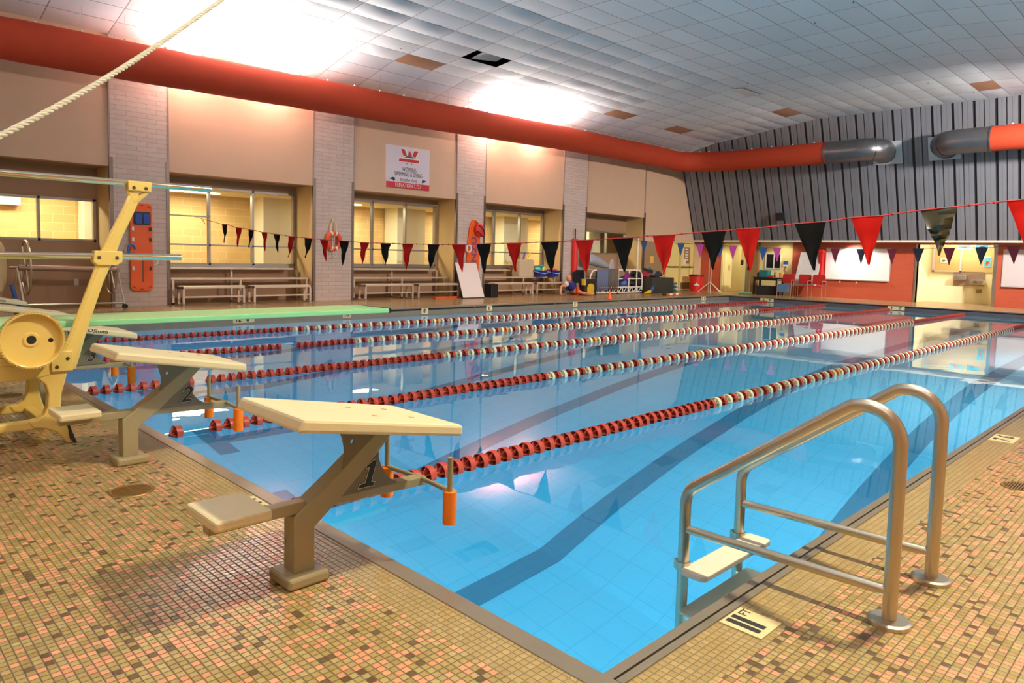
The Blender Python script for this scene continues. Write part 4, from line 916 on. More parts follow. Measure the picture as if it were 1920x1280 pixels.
# leaning white board
t = thing('white_board', (-14.4, 12.2, 0), 'white rectangular board with a dark edge leaning against the pier', 'board')
q = [at(852, 491, 0, -14.9), at(893, 492, 0, -14.9), at(909, 560.5, 0, -14.3), at(868, 561.5, 0, -14.3)]
q[2].z = q[3].z = .01; n = (q[1]-q[0]).cross(q[3]-q[0]).normalized(); n = -n if n.x < 0 else n
mb = MB(); mb.add([p for p in q]+[p-n*.03 for p in q], [(0, 1, 2, 3), (7, 6, 5, 4), (0, 4, 5, 1), (1, 5, 6, 2), (2, 6, 7, 3), (3, 7, 4, 0)]); part('edge', mb, M_BLACK, t)
cq = sum(q, Vector())/4; mb = MB(); qi = [cq+(p-cq)*.97+n*.004 for p in q]; mb.add(qi+[p-n*.003 for p in qi], [(0, 1, 2, 3), (7, 6, 5, 4), (0, 4, 5, 1), (1, 5, 6, 2), (2, 6, 7, 3), (3, 7, 4, 0)]); part('face', mb, mat('board_white', (226, 214, 206), .5), t)
mb = MB(); mb.box(-14.7, -14.35, 13.02, 13.3, 0, .42); single('black_bin', mb, M_BLACK, 'black plastic tub behind the leaning white board', 'bin', bevel=.02)
mb = MB(); mb.box(-14.75, -14.6, 11.05, 11.95, .0, .05); single('orange_plank', mb, M_SPN, 'flat orange board lying on the deck left of the white board', 'board', bevel=.01)

# hose reel cart, far left
t = thing('lane_rope_reel', (-14.7, 1.8, 0), 'steel lane rope reel on a wheeled frame at the far left', 'reel')
mb = MB(); mb.tube([(-14.8, 1.0, .82), (-14.8, 2.75, .79)], .055, 16); mb.tube([(-14.8, .85, .82), (-14.8, 1.0, .82)], .02, 8); part('drum', mb, mat('reel_tube', (150, 124, 104), .4, .5), t, smooth=True)
for y in (1.12, 2.6):
    mb = MB(); mb.tube([Vector((-14.8, y, .82))+X*.46*math.cos(a*math.pi/16)+Z*.52*math.sin(a*math.pi/16) for a in range(32)], .016, 8, closed=True)
    for a in (.6, 2.2, 3.74, 5.3): mb.tube([(-14.8, y, .82), (-14.8+.45*math.cos(a), y, .82+.5*math.sin(a))], .012, 6)
    part('wheel', mb, M_STEEL, t, smooth=True)
for y in (.98, 2.72):
    mb = MB(); mb.tube([(-14.8, y, .82), (-14.5, y+.05, .08)], .02, 8); mb.tube([(-14.8, y, .82), (-15.1, y-.05, .08)], .02, 8); mb.tube([(-14.5, y+.05, .1), (-15.1, y-.05, .1)], .016, 8); part('stand_leg', mb, M_STEEL, t, smooth=True)
mb = MB(); mb.tube([(-14.5, 1.0, .12), (-14.5, 2.75, .12)], .018, 8); part('base_bar', mb, M_STEEL, t)
for y in (1.03, 2.77):
    mb = MB(); mb.cyl((-14.52, y, .05), (-14.46, y, .05), .05, seg=16); part('caster', mb, M_RUBBER, t)
t = thing('cover_reel', (-14.75, .45, 0), 'big pale disc of a reel cut by the left edge of the photo', 'reel')
mb = MB(); mb.lathe((-14.7, .70, .83), (.35, 1, 0), [(0, -.02), (.46, -.02), (.48, 0), (.46, .02), (0, .02)], 40); part('disc', mb, mat('pale_disc', (206, 186, 140), .5), t, smooth=True)
mb = MB(); mb.cyl((-14.7, .68, .83), (-14.8, -1.2, .83), .12, seg=16); part('roller', mb, M_WHITE, t); mb = MB(); mb.tube([(-14.6, .98, .0), (-14.7, .86, .5)], .035, 8); part('blue_tube', mb, M_BLUE, t, label='blue tube beside the disc')
mb = MB(); mb.box(-14.85, -14.6, .45, .7, 0, .4); part('foot', mb, M_FRAME, t)
mb = MB(); mb.box(XB+.0, XB+.012, 2.18, 2.27, .42, .56); single('wall_outlet', mb, M_WHITE, 'small white outlet plate low on the wall behind the lane rope reel', 'outlet')

# stuff on the third bench
mb = MB(); mb.box(-15.5, -15.17, 15.05, 15.75, .60, 1.18); single('tan_box', mb, mat('box_tan', (200, 176, 140), .6), 'tall beige box standing on the bench left of the blue tubs', 'box', bevel=.01)
def tub(y, label):
    t = thing('blue_tub', (-15.12, y, .605), label, 'tub', 'blue tubs on the bench')
    mb = MB(); mb.lathe((-15.12, y, .605), Z, [(0, 0), (.20, 0), (.27, .19), (.285, .20), (.285, .215), (.26, .21), (.19, .02), (0, .02)], 28); part('tub_body', mb, mat('tub_blue', (22, 50, 150), .4), t, smooth=True)
    mb = MB(); mb.tube([(-15.12, y-.28, .79), (-14.9, y-.2, .74), (-14.85, y, .72), (-14.9, y+.2, .74), (-15.12, y+.28, .79)], .008, 6); part('handle', mb, M_WHITE, t)
tub(15.98, 'blue tub full of bright toys on the bench, left of the two'); tub(16.62, 'blue tub holding orange foam on the bench, right of the two')
for (y, z, rx, ry, rz, c, lb) in ((15.9, .86, .1, .15, .07, (96, 200, 190), 'turquoise toy heaped in the left blue tub'), (16.05, .96, .09, .12, .05, (30, 150, 140), 'dark teal toy at the top of the left blue tub'), (16.15, .87, .06, .07, .1, (236, 220, 90), 'yellow toy at the right rim of the left blue tub'), (16.62, .86, .12, .25, .05, (240, 110, 70), 'orange foam lying in the right blue tub')):
    mb = MB(); mb.ball((-15.12, y, z), rx, ry, rz); single('pool_toy', mb, mat('toy_%d_%d' % (c[0], c[1]), c, .6), lb, 'toy', smooth=True)
for (a, b, c, lb) in (((-15.5, 15.3, 1.1), (-15.5, 14.9, 1.32), (80, 40, 160), 'purple foam noodle pointing left out of the beige box'), ((-15.5, 15.55, 1.1), (-15.5, 15.62, 1.42), (110, 70, 190), 'violet foam noodle upright in the beige box'), ((-15.5, 15.65, 1.1), (-15.45, 15.85, 1.40), (240, 210, 50), 'yellow foam noodle leaning right out of the beige box'), ((-15.6, 15.2, 1.1), (-15.6, 15.02, 1.38), (60, 190, 180), 'turquoise foam noodle at the left of the beige box')):
    mb = MB(); mb.cyl(a, b, .03, seg=12); single('foam_noodle', mb, mat('noodle_%d_%d' % (c[0], c[1]), c, .8), lb, 'foam noodle', smooth=True)
mb = MB(); mb.tube([Vector((-15.45, 15.0, 1.22))+Y*.36*math.cos(a*math.pi/20)+Z*.40*math.sin(a*math.pi/20)-X*.1*math.sin(a*math.pi/20) for a in range(40)], .008, 6, closed=True); single('hoop', mb, mat('hoop_orange', (214, 130, 60), .5), 'thin orange hoop propped on the bench against the window', 'hoop', smooth=True)

# red rescue tube on pier by the rack
mb = MB(); mb.tube([(XP+.06, 17.56, .78), (XP+.06, 17.56, 1.95)], .1, 14); o = single('rescue_tube', mb, mat('tube_red', (214, 34, 22), .5), 'red rescue tube hanging on the pier right of the manikin', 'rescue tube', smooth=True)
mb = MB(); mb.tube([(XP+.06, 17.56, 1.95), (XP+.05, 17.56, 2.3)], .02, 6); mb.tube([(XP+.06, 17.56, .78), (XP+.06, 17.56, .45)], .02, 6); part('strap', mb, M_BLACK, o)

# PVC rack with towels
t = thing('towel_rack', (-14.25, 19.3, 0), 'white pipe rack with towels over it by the last window', 'rack')
M_PVC = mat('pvc_white', (232, 222, 204), .4); xr = -14.3
mb = MB()
loop = [(xr, 17.95, .05), (xr, 17.75, .15), (xr, 17.72, .65), (xr, 17.85, .83), (xr, 18.1, .87), (xr, 20.5, .87), (xr, 20.75, .82), (xr, 20.85, .65), (xr, 20.85, .12)]
mb.tube(loop, .028, 10); mb.tube([(xr, 17.95, .05), (xr, 20.85, .05)], .026, 10); mb.tube([(xr, 17.95, .24), (xr, 20.85, .24)], .026, 10); mb.tube([(xr, 19.35, .55), (xr, 20.85, .55)], .022, 10)
for y in (19.35, 20.0, 20.5): mb.tube([(xr, y, .05), (xr, y, .87)], .024, 10)
part('front_frame', mb, M_PVC, t, smooth=True)
mb = MB()
for k in range(9): y = 18.1+k*.31; mb.tube([(xr, y, .05), (xr, y, .24)], .014, 6); mb.tube([(xr, y+.06, .06), (xr, y+.24, .23)], .014, 6)
part('basket_bars', mb, M_PVC, t)
mb = MB(); mb.tube([(xr-.55, 18.1, .05), (xr-.55, 18.1, .87), (xr-.55, 20.8, .87), (xr-.55, 20.8, .05)], .024, 8)
for y in (18.1, 20.8): mb.tube([(xr, y, .87), (xr-.55, y, .87)], .022, 8); mb.tube([(xr, y, .05), (xr-.55, y, .05)], .022, 8)
part('rear_frame', mb, M_PVC, t, smooth=True)
for y in (17.95, 19.3, 20.8):
    mb = MB(); mb.cyl((xr-.01, y, .03), (xr+.03, y, .03), .03, seg=12); part('caster', mb, M_BLACK, t)
def towel(y0, y1, z0, m, label):
    mb = MB(); n = 26; P = []
    for i in range(n+1):
        y = y0+(y1-y0)*i/n; w_ = .012*math.sin(i*1.3)+.01*math.sin(i*.7)
        P.append([(xr+.035+w_*1.4, y, z0+.01*math.sin(i)), (xr+.035+w_, y, .6), (xr+.035, y, .885), (xr, y, .903), (xr-.035, y, .885), (xr-.04-w_, y, .55)])
    k = 6; vs = [p for r_ in P for p in r_]; mb.add(vs, [(i*k+j, i*k+j+1, (i+1)*k+j+1, (i+1)*k+j) for i in range(n) for j in range(k-1)])
    o = single('towel', mb, m, label, 'towel', smooth=True); md = o.modifiers.new('thickness', 'SOLIDIFY'); md.thickness = .006
towel(18.05, 18.72, .13, mat('towel_bluegrey', (104, 112, 140), .95, bump=.5, bscale=80), 'blue grey towel hanging on the white rack'); towel(18.74, 19.32, .17, mat('towel_brown', (104, 92, 82), .95, noise=.5, nscale=60, bump=.5, bscale=80), 'speckled brown towel hanging on the white rack')
mb = MB(); mb.ball((xr-.28, 20.05, .34), .235, .30, .30, 24, 16); single('exercise_ball', mb, mat('ball_blue', (34, 74, 140), .45), 'blue ball resting inside the white rack', 'ball', smooth=True)
mb = MB(); mb.ball((xr-.02, 19.85, .62), .06, .13, .12, 10, 8); mb.ball((xr-.02, 20.0, .66), .05, .1, .16, 10, 8); mb.ball((xr+.02, 19.7, .55), .05, .1, .05, 10, 8); single('purple_cloth', mb, mat('cloth_purple', (130, 20, 120), .8), 'purple cloth bundled over the white rack', 'cloth', smooth=True)
mb = MB(); mb.box(xr-.35, xr-.1, 19.3, 19.55, .45, .85); single('paper_bag', mb, mat('bag_white', (200, 196, 186), .7, noise=.3, nscale=20), 'pale bag in the white rack beside the brown towel', 'bag', bevel=.03)
# inflatable dolphin
t = thing('inflatable_dolphin', (-14.8, 18.5, .9), 'grey inflatable dolphin resting on top of the white rack', 'inflatable')
M_DOL = mat('dolphin_grey', (160, 160, 164), .35); mb = MB(); mb.tube([(-14.55, 17.75, 1.2), (-14.55, 18.0, 1.24), (-14.55, 18.35, 1.17), (-14.55, 18.7, 1.07), (-14.55, 19.0, 1.0), (-14.55, 19.1, .97)], [.12, .2, .19, .14, .08, .03], 16); part('body', mb, M_DOL, t, smooth=True)
mb = MB(); mb.prism([(17.7, 1.25), (17.75, 1.5), (17.85, 1.68), (18.0, 1.72), (18.1, 1.66), (18.02, 1.5), (17.98, 1.3)], (-14.55, 0, 0), Y, Z, X, .08); part('tail_fluke', mb, M_DOL, t, bevel=.03); mb = MB(); mb.prism([(19.02, .9), (19.08, 1.1), (19.2, 1.27), (19.3, 1.22), (19.32, 1.0), (19.3, .9)], (-14.5, 0, 0), Y, Z, X, .07); part('fin', mb, M_DOL, t, bevel=.03)
t.location = (-14.55, 18.4, .88)
for ch in t.children: ch.data.transform(Matrix.Translation(Vector((-14.8, 18.5, .9))-Vector((-14.55, 18.4, .88))))

# black chairs and box beside the manikin
t = thing('black_chair', (-14.6, 17.6, 0), 'black plastic chair with white legs right of the red rescue tube', 'chair')
mb = MB(); mb.prism(rrect(17.42, 17.88, .42, .86, .07), (-14.75, 0, 0), Y, Z, X, .04); part('backrest', mb, M_BLACK, t, bevel=.012); mb = MB(); mb.box(-14.75, -14.35, 17.44, 17.86, .40, .44); part('seat', mb, M_BLACK, t, bevel=.012)
for x_, y in ((-14.72, 17.48), (-14.38, 17.48), (-14.72, 17.82), (-14.38, 17.82)): mb = MB(); mb.tube([(x_, y, 0), (x_, y, .41)], .014, 6); part('leg', mb, M_PVC, t)
for ch in t.children: pass
t = thing('kickboard_crate', (-14.1, 17.55, 0), 'black crate with a rounded yellow panel on its front', 'crate')
mb = MB(); mb.box(-14.30, -14.04, 17.12, 17.78, 0.0, .56); part('crate_body', mb, M_BLACK, t, bevel=.02); mb = MB(); mb.prism(rrect(17.24, 17.62, .03, .40, .15), (-14.035, 0, 0), Y, Z, X, .01); part('front_panel', mb, mat('panel_yellow', (206, 170, 30), .5), t, label='rounded yellow panel'); mb = MB(); mb.box(-14.14, -14.03, 17.06, 17.16, .35, .56); part('strip', mb, mat('panel_yellow', (206, 170, 30), .5), t)
# black gear box right of the rack
mb = MB(); mb.box(-14.5, -13.9, 20.95, 22.45, 0, .60); single('gear_box', mb, mat('box_black_green', (46, 44, 34), .6, noise=.1, nscale=10), 'large dark box between the rack and the yellow doors', 'box', bevel=.01)
for k, (y, x_, z, c) in enumerate(((20.9, -14.6, .35, (24, 24, 28)), (21.05, -14.7, .72, (30, 28, 34)), (21.4, -14.5, .78, (24, 24, 26)), (21.7, -14.55, .8, (120, 116, 110)), (21.25, -14.45, .68, (150, 30, 40)), (22.0, -14.45, .7, (40, 40, 48)))):
    mb = MB(); mb.ball((x_, y, z), .22, .28, .15 if k else .35, 18, 12); mb.v = [p+Vector((math.sin(p.y*23+k), math.sin(p.z*31+k), math.sin(p.y*17+p.x*19+k)))*.028 for p in mb.v]
    single('swim_bag', mb, mat('bag_%d' % k, c, .8, bump=.8, bscale=15), ['tall black bag leaning at the left of the dark box', 'black bag left of the heap on the dark box', 'black bag at the middle of the heap on the dark box', 'grey bag on the dark box heap', 'dark red bag in front of the dark box heap', 'charcoal bag right of the heap on the dark box'][k], 'bag', smooth=True)
mb = MB(); mb.tube([(-13.85, 20.7, .06), (-13.85, 20.85, .14), (-13.85, 20.95, .25)], [.05, .06, .06], 10); single('blue_fin', mb, M_BLUE, 'blue swim fin on the deck by the dark box', 'fin', smooth=True)
mb = MB(); mb.tube([(-13.75, 20.25, .04), (-13.75, 20.6, .09)], [.03, .07], 10); single('yellow_fin', mb, mat('fin_yellow', (220, 180, 20), .5), 'yellow swim fin on the deck by the dark box', 'fin', smooth=True)
for k in range(4):
    mb = MB(); mb.obox((-13.95, 22.58, .08+k*.07), (.12, 0, 0), (0, .09, -.02), (0, 0, .018)); single('kickboard', mb, mat('kick_%d' % (k % 2), ((60, 150, 170), (200, 214, 206))[k % 2], .6), ['lowest kickboard, teal, in the little stack right of the dark box', 'second kickboard from the bottom, pale, right of the dark box', 'third kickboard from the bottom, teal, right of the dark box', 'top kickboard, pale, of the stack right of the dark box'][k], 'kickboard', 'kickboards beside the dark box')
# cone, paper notice, striped tube
mb = MB(); mb.lathe((-12.3, 16.23, 0), Z, [(.0, .27), (.012, .27), (.065, .02)], 20); mb.box(-12.39, -12.21, 16.14, 16.32, 0, .02); single('traffic_cone', mb, mat('cone_orange', (255, 96, 30), .5), 'small orange cone on the pool edge in front of the white rack', 'cone', smooth=True)
mb = MB(); mb.box(XL+.012, XL+.018, 22.35, 22.6, 1.14, 1.42); single('wall_notice', mb, mat('notice_orange', (236, 170, 80), .7), 'small orange notice on the wall left of the yellow doors', 'notice')
mb = MB(); t = thing('striped_float', (-12.4, 20.6, 0), 'short red and white striped float lying on the far deck', 'float')
for k in range(6): mb = MB(); mb.cyl((-12.75+.0, 19.95+k*.2, .04), (-12.75, 20.13+k*.2, .04), .035, seg=12); part('segment', mb, (M_BLACK, M_SPN, M_WHITE, M_SPN, M_WHITE, M_SPN)[k], t, smooth=True)
t.location = (-12.75, 20.5, 0)
for ch in t.children: ch.data.transform(Matrix.Translation(Vector((-12.4, 20.6, 0))-Vector((-12.75, 20.5, 0))))

# rescue manikin
def skin(name, vs, es, rad, m, parent, sub=2, label=None, head=None):
    me = bpy.data.meshes.new(name); o = Vector(wloc(parent)); me.from_pydata([Vector(v)-o for v in vs], es, []); ob = bpy.data.objects.new(name, me); COL.objects.link(ob)
    sk = ob.modifiers.new('skin', 'SKIN'); me.skin_vertices or None
    for i, r_ in enumerate(rad): me.skin_vertices[0].data[i].radius = (r_, r_) if not isinstance(r_, tuple) else r_
    me.skin_vertices[0].data[0].use_root = True
    sb = ob.modifiers.new('sub', 'SUBSURF'); sb.levels = sub; sb.render_levels = sub
    dg = bpy.context.evaluated_depsgraph_get(); dg.update(); m2 = bpy.data.meshes.new_from_object(ob.evaluated_get(dg)); bpy.data.objects.remove(ob); m2.name = name
    if head:
        hm = MB(); hm.ball(head, .088, .096, .118, 20, 14); hm.ball(head+Vector((.02, .05, -.055)), .06, .06, .06, 14, 10); hm = hm.mesh('h', m, o); bm = bmesh.new(); bm.from_mesh(m2); bm.from_mesh(hm); bm.to_mesh(m2); bm.free()
    m2.polygons.foreach_set('use_smooth', [True]*len(m2.polygons)); m2.materials.clear(); m2.materials.append(m)
    r_ = bpy.data.objects.new(name, m2); COL.objects.link(r_); r_.parent = parent; return tag(r_, label)
S = lambda px, py, x_: at(px, py, 0, x_)
t = thing('rescue_manikin', (-14.45, 16.6, 0), 'life-size rescue manikin seated against the wall in blue shirt and orange shorts', 'manikin')
hx = -14.35
pel, bel, che, nek, hed = S(1076, 552, hx), S(1074, 544, hx-.06), S(1069, 533.5, hx-.15), S(1066, 527.5, hx-.2), S(1066.5, 522, hx-.17)
shl, shr = S(1061.5, 532.5, hx-.05), S(1076, 533, hx-.3)
eL, hL = S(1052, 537, hx+.02), S(1050.5, 549, hx+.1); hL2 = S(1053.5, 553, hx+.14)
eR, hR = S(1084, 545, hx-.1), S(1094, 550.5, hx+.0)
kL, aL, fL = S(1091, 552.8, hx+.35), S(1108, 555.5, hx+.7), S(1112, 556, hx+.78); kR, aR, fR = S(1092, 550.3, hx+.1), S(1110, 553.5, hx+.35), S(1115, 553.3, hx+.4)
for p in (kL, kR): p.z = max(p.z, .09)
for p in (aL, aR, fL, fR): p.z = max(p.z, .06)
pel.z = .13; hipL = pel+Vector((.12, .05, 0)); hipR = pel+Vector((-.05, .1, 0)); top = hed+Vector((.01, .01, .05))
M_SKIN = mat('manikin_skin', (206, 140, 104), .6)
V_ = [pel, bel, che, nek, hed, top, shl, eL, hL, hL2, shr, eR, hR, hipL, kL, aL, fL, hipR, kR, aR, fR]
E_ = [(0, 1), (1, 2), (2, 3), (3, 4), (4, 5), (2, 6), (6, 7), (7, 8), (8, 9), (2, 10), (10, 11), (11, 12), (0, 13), (13, 14), (14, 15), (15, 16), (0, 17), (17, 18), (18, 19), (19, 20)]
R_s = [.13, .12, .13, .05, .06, .05, .06, .045, .035, .035, .06, .04, .03, .08, .06, .042, .035, .08, .06, .042, .035]
hc = S(1066.5, 520.8, hx-.17); skin('body', V_, E_, R_s, M_SKIN, t, head=hc)
skin('shirt', [bel+Vector((0, 0, -.03)), bel, che, che+Vector((0, 0, .06)), shl, shl.lerp(eL, .35), shr, shr.lerp(eR, .4)], [(0, 1), (1, 2), (2, 3), (2, 4), (4, 5), (2, 6), (6, 7)], [.15, .145, .15, .09, .075, .07, .075, .065], mat('shirt_blue', (34, 30, 110), .8), t, label='dark blue short-sleeved shirt')
mb = MB(); a_ = shl.lerp(eL, -.1); mb.tube([a_, shl.lerp(eL, .3)], [.09, .085], 12); part('sleeve', mb, M_WHITE, t, label='white sleeve', smooth=True)
skin('shorts', [pel, hipL, hipL.lerp(kL, .5), hipR, hipR.lerp(kR, .5)], [(0, 1), (1, 2), (0, 3), (3, 4)], [.15, .1, .085, .1, .085], mat('shorts_orange', (232, 90, 30), .8), t, label='orange shorts')
mb = MB(); fd = Vector((.4, .8, .05)).normalized(); mb.ball(hc+fd*.092, .014, .022, .02, 8, 6); part('nose', mb, M_SKIN, t, smooth=True)
mb = MB()
for s_ in (-1, 1): mb.ball(hc+fd*.082+Vector((fd.y, -fd.x, 0))*.035*s_+Z*.022, .01, seg=8, rings=6)
mb.obox(hc+fd*.085-Z*.045, (.012, -.02, 0), (.003, .003, 0), (0, 0, .003)); part('face_marks', mb, mat('face_dark', (110, 60, 44), .7), t)
for s_ in (-1, 1): mb = MB(); mb.ball(hc+Vector((fd.y, -fd.x, 0))*.09*s_, .02, .02, .032, 8, 6); part('ear', mb, M_SKIN, t, smooth=True)

# sign on the wall
t = thing('team_sign', (XL, 10.3, 3.09), "white wall sign reading WOMEN'S SWIMMING & DIVING, ELEVATION 7,721", 'sign')
sx0, sx1, sz0, sz1 = 9.55, 11.05, 3.09, 4.25; xs_ = XL-.02
mb = MB(); mb.box(xs_, xs_+.03, sx0, sx1, sz0, sz1); part('panel', mb, mat('sign_white', (212, 204, 212), .5), t)
M_SR = mat('sign_red', (190, 24, 34), .5); xf = xs_+.032
mb = MB(); mb.box(xs_+.029, xf, sx0, sx1, sz0, sz0+.165); part('red_band', mb, M_SR, t)
sc_ = lambda u, v: (sx0+(u-290)/935*(sx1-sx0), sz1-(v-120-(u-290)*.118)/935*(sz1-sz0))
def poly(pts, m_, dx=0): mb = MB(); mb.prism([sc_(*p) for p in pts], (xf+dx, 0, 0), Y, Z, X, .002); return part('emblem_shape', mb, m_, t)
poly([(570, 195), (700, 205), (760, 320), (780, 250), (830, 330), (870, 235), (1000, 250), (930, 425), (860, 400), (640, 375)], M_WHITE, -.001)
poly([(590, 215), (670, 225), (722, 365), (648, 375)], M_SR); poly([(778, 255), (838, 362), (730, 350)], M_SR); poly([(880, 258), (972, 266), (905, 412), (838, 372)], M_SR)
poly([(555, 400), (640, 395), (700, 360), (780, 335), (850, 370), (905, 420), (985, 440), (1010, 480), (990, 545), (540, 495), (535, 430)], M_WHITE, -.0008)
poly([(660, 402), (780, 345), (895, 432)], mat('mountain_grey', (70, 80, 100), .6), .001)
poly([(558, 425), (988, 470), (975, 533), (550, 488)], M_SR, .0014)
poly([(712, 535), (732, 538), (732, 558), (712, 556)], M_NUM); poly([(815, 545), (836, 548), (836, 568), (815, 566)], M_NUM)
def stx(body, u, v, h_, m_, sx=1., off=.01): y, z = sc_(u, v); text('lettering', body, m_, t, (xf, y, z), Y, Z, h_, offset=off, sx=sx, thick=.001)
stx("WOMEN'S", 778, 685, .118, M_NUM, .64, 0); stx('SWIMMING & DIVING', 765, 795, .118, M_NUM, .60, 0); stx('breathe deep', 768, 915, .10, mat('script_plum', (110, 50, 60), .6), .78, 0)
stx('ELEVATION 7,721', 760, 1042, .105, M_WHITE, .78, 0)
poly([(355, 875), (420, 838), (470, 850), (475, 900), (440, 930), (425, 895)], M_NUM); poly([(1165, 955), (1110, 915), (1060, 920), (1055, 970), (1080, 992), (1100, 962)], M_NUM)

# ================================================================== SHALLOW END THINGS
YW = YE-.02
def wb(x0, x1, z0, z1, label, rgb=(236, 232, 228), tray=True):
    t = thing('whiteboard', ((x0+x1)/2, YE, z0), label, 'whiteboard', 'whiteboards on the end wall')
    mb = MB(); mb.box(x0, x1, YE-.02, YE-.002, z0, z1); part('surface', mb, mat('wb_%d' % rgb[0], rgb, .3), t)
    mb = MB(); mb.box(x0, x1, YE-.03, YE-.002, z0-.02, z0); mb.box(x0, x1, YE-.028, YE-.002, z1, z1+.02); mb.box(x0-.02, x0, YE-.028, YE-.002, z0-.02, z1+.02); mb.box(x1, x1+.02, YE-.028, YE-.002, z0-.02, z1+.02)
    if tray: mb.box(x0, x1, YE-.08, YE-.002, z0-.03, z0-.015)
    part('frame', mb, mat('wb_frame', (190, 180, 170), .4, .3), t)
wb(-9.55, -7.27, .72, 1.88, 'long bright whiteboard on the red wall left of the alcove'); wb(-3.85, -1.2, .70, 1.88, 'greyish whiteboard right of the alcove with the drinking fountains', (206, 196, 196))
mb = MB(); q = [(-10.66, YE-.3, .57), (-9.86, YE-.34, .55), (-9.72, YE-.05, 1.72), (-10.5, YE-.05, 1.73)]; q = [Vector(p) for p in q]; q = [Vector((-10.58, 25.75, .42)), Vector((-9.72, 25.75, .42)), Vector((-9.66, 26.05, 1.70)), Vector((-10.48, 26.05, 1.72))]
mb.add(q+[p+Vector((0, .03, .0)) for p in q], [(0, 1, 2, 3), (7, 6, 5, 4), (0, 4, 5, 1), (1, 5, 6, 2), (2, 6, 7, 3), (3, 7, 4, 0)]); single('scribbled_board', mb, mat('scribbled_paper', (214, 212, 208), .6, noise=.18, nscale=14), 'grey scribbled whiteboard leaning behind the red chairs', 'whiteboard')
mb = MB(); mb.box(-9.76, -9.6, 25.95, YE-.005, .75, 1.75); mb.box(-9.78, -9.56, 25.9, YE-.005, 1.68, 1.84); single('red_locker_tube', mb, mat('tube_red2', (196, 22, 20), .5), 'red upright rescue float hanging between the two whiteboards', 'rescue tube', bevel=.03)
# table and clutter
t = thing('black_table', (-11.4, 25.4, 0), 'black table with clutter on top by the cream wall', 'table')
mb = MB(); mb.box(-11.98, -10.88, 25.15, 25.75, .66, .70); part('tabletop', mb, M_BLACK, t, bevel=.006)
mb = MB(); mb.box(-11.94, -10.92, 25.18, 25.72, .58, .66); part('apron', mb, M_BLACK, t)
for x_, y in ((-11.93, 25.2), (-11.0, 25.2), (-11.93, 25.7), (-11.0, 25.7)): mb = MB(); mb.box(x_-.035, x_+.035, y-.035, y+.035, 0, .6); part('leg', mb, M_BLACK, t)
mb = MB(); mb.box(-11.8, -11.05, 25.1, 25.6, 0, .36); single('storage_box', mb, mat('box_soft_black', (24, 20, 20), .7), 'black box on the floor under the table', 'box', bevel=.02)
for (x0, x1, z0, z1, c, nm_, lb, ct) in ((-11.78, -11.42, .70, .98, (20, 116, 112), 'teal_cooler', 'teal box on the black table', 'box'), (-11.72, -11.62, .70, .92, (110, 140, 30), 'green_bottle', 'green bottle in front of the teal box', 'bottle'), (-11.9, -11.76, .70, .9, (50, 40, 30), 'dark_bottle', 'dark jug at the left end of the black table', 'jug'),
        (-11.42, -11.2, .70, .78, (200, 30, 40), 'red_pouch', 'red pouch on the black table', 'pouch'), (-11.2, -11.15, .70, .94, (30, 30, 34), 'slim_bottle', 'slim dark bottle at the middle of the black table', 'bottle'), (-10.98, -10.88, .70, .88, (230, 110, 30), 'orange_cup', 'orange cup at the right end of the black table', 'cup'), (-11.5, -10.96, .70, .715, (214, 206, 190), 'paper_sheets', 'pale sheets of paper lying on the black table', 'paper')):
    mb = MB(); cx_ = (x0+x1)/2
    if 'bottle' in nm_ or 'cup' in nm_: r_ = (x1-x0)/2; mb.lathe((cx_, 25.35, z0), Z, [(0, 0), (r_, 0), (r_*(1 if 'bottle' in nm_ else 1.2), (z1-z0)*.75), (r_*(.5 if 'bottle' in nm_ else 1.2), (z1-z0)*.9), (r_*(.5 if 'bottle' in nm_ else 1.15), z1-z0), (0, z1-z0)], 14)
    else: mb.box(x0, x1, 25.25, 25.55, z0, z1)
    single(nm_, mb, mat('c_'+nm_, c, .5), lb, ct, bevel=0 if 'bottle' in nm_ or 'cup' in nm_ else .006)
# chairs
def red_chair(x_, y_, label, towel_on=False, rz=0):
    t = thing('red_chair', (x_, y_, 0), label, 'chair', 'red armchairs on the end deck')
    MR = mat('chair_red', (178, 34, 30), .5)
    mb = MB(); mb.prism(rrect(x_-.24, x_+.24, .50, .86, .06), (0, y_+.2, 0), X, Z, Y, .035); part('backrest', mb, MR, t, bevel=.01)
    mb = MB(); mb.box(x_-.24, x_+.24, y_-.22, y_+.2, .40, .44); part('seat', mb, MR, t, bevel=.012)
    for s_ in (-1, 1):
        for d_ in (-.2, .22): mb = MB(); mb.tube([(x_+s_*.27, y_+d_, 0), (x_+s_*.27, y_+d_*.95, .42), (x_+s_*.27, y_+d_*.9, .62)], .013, 8); part('leg', mb, M_STEEL, t, smooth=True)
        mb = MB(); mb.box(x_+s_*.27-.02, x_+s_*.27+.02, y_-.2, y_+.18, .61, .64); part('arm_rest', mb, mat('arm_tan', (170, 110, 60), .5), t, bevel=.006)
    mb = MB(); mb.tube([(x_-.27, y_, .42), (x_+.27, y_, .42)], .012, 6); part('seat_rail', mb, M_STEEL, t)
    return t
red_chair(-10.62, 25.2, 'red armchair with a blue towel over its seat, nearest the table'); red_chair(-10.05, 25.35, 'red armchair in the middle of the three, before the scribbled board'); red_chair(-9.48, 25.25, 'red armchair at the right of the three')
mb = MB(); mb.box(-10.84, -10.4, 24.93, 25.3, .445, .46); mb.box(-10.84, -10.4, 24.93, 24.95, .16, .46); single('blue_towel', mb, mat('towel_blue', (86, 116, 156), .95, bump=.5, bscale=60), 'blue towel draped over the seat of the red chair by the table', 'towel', bevel=.008)
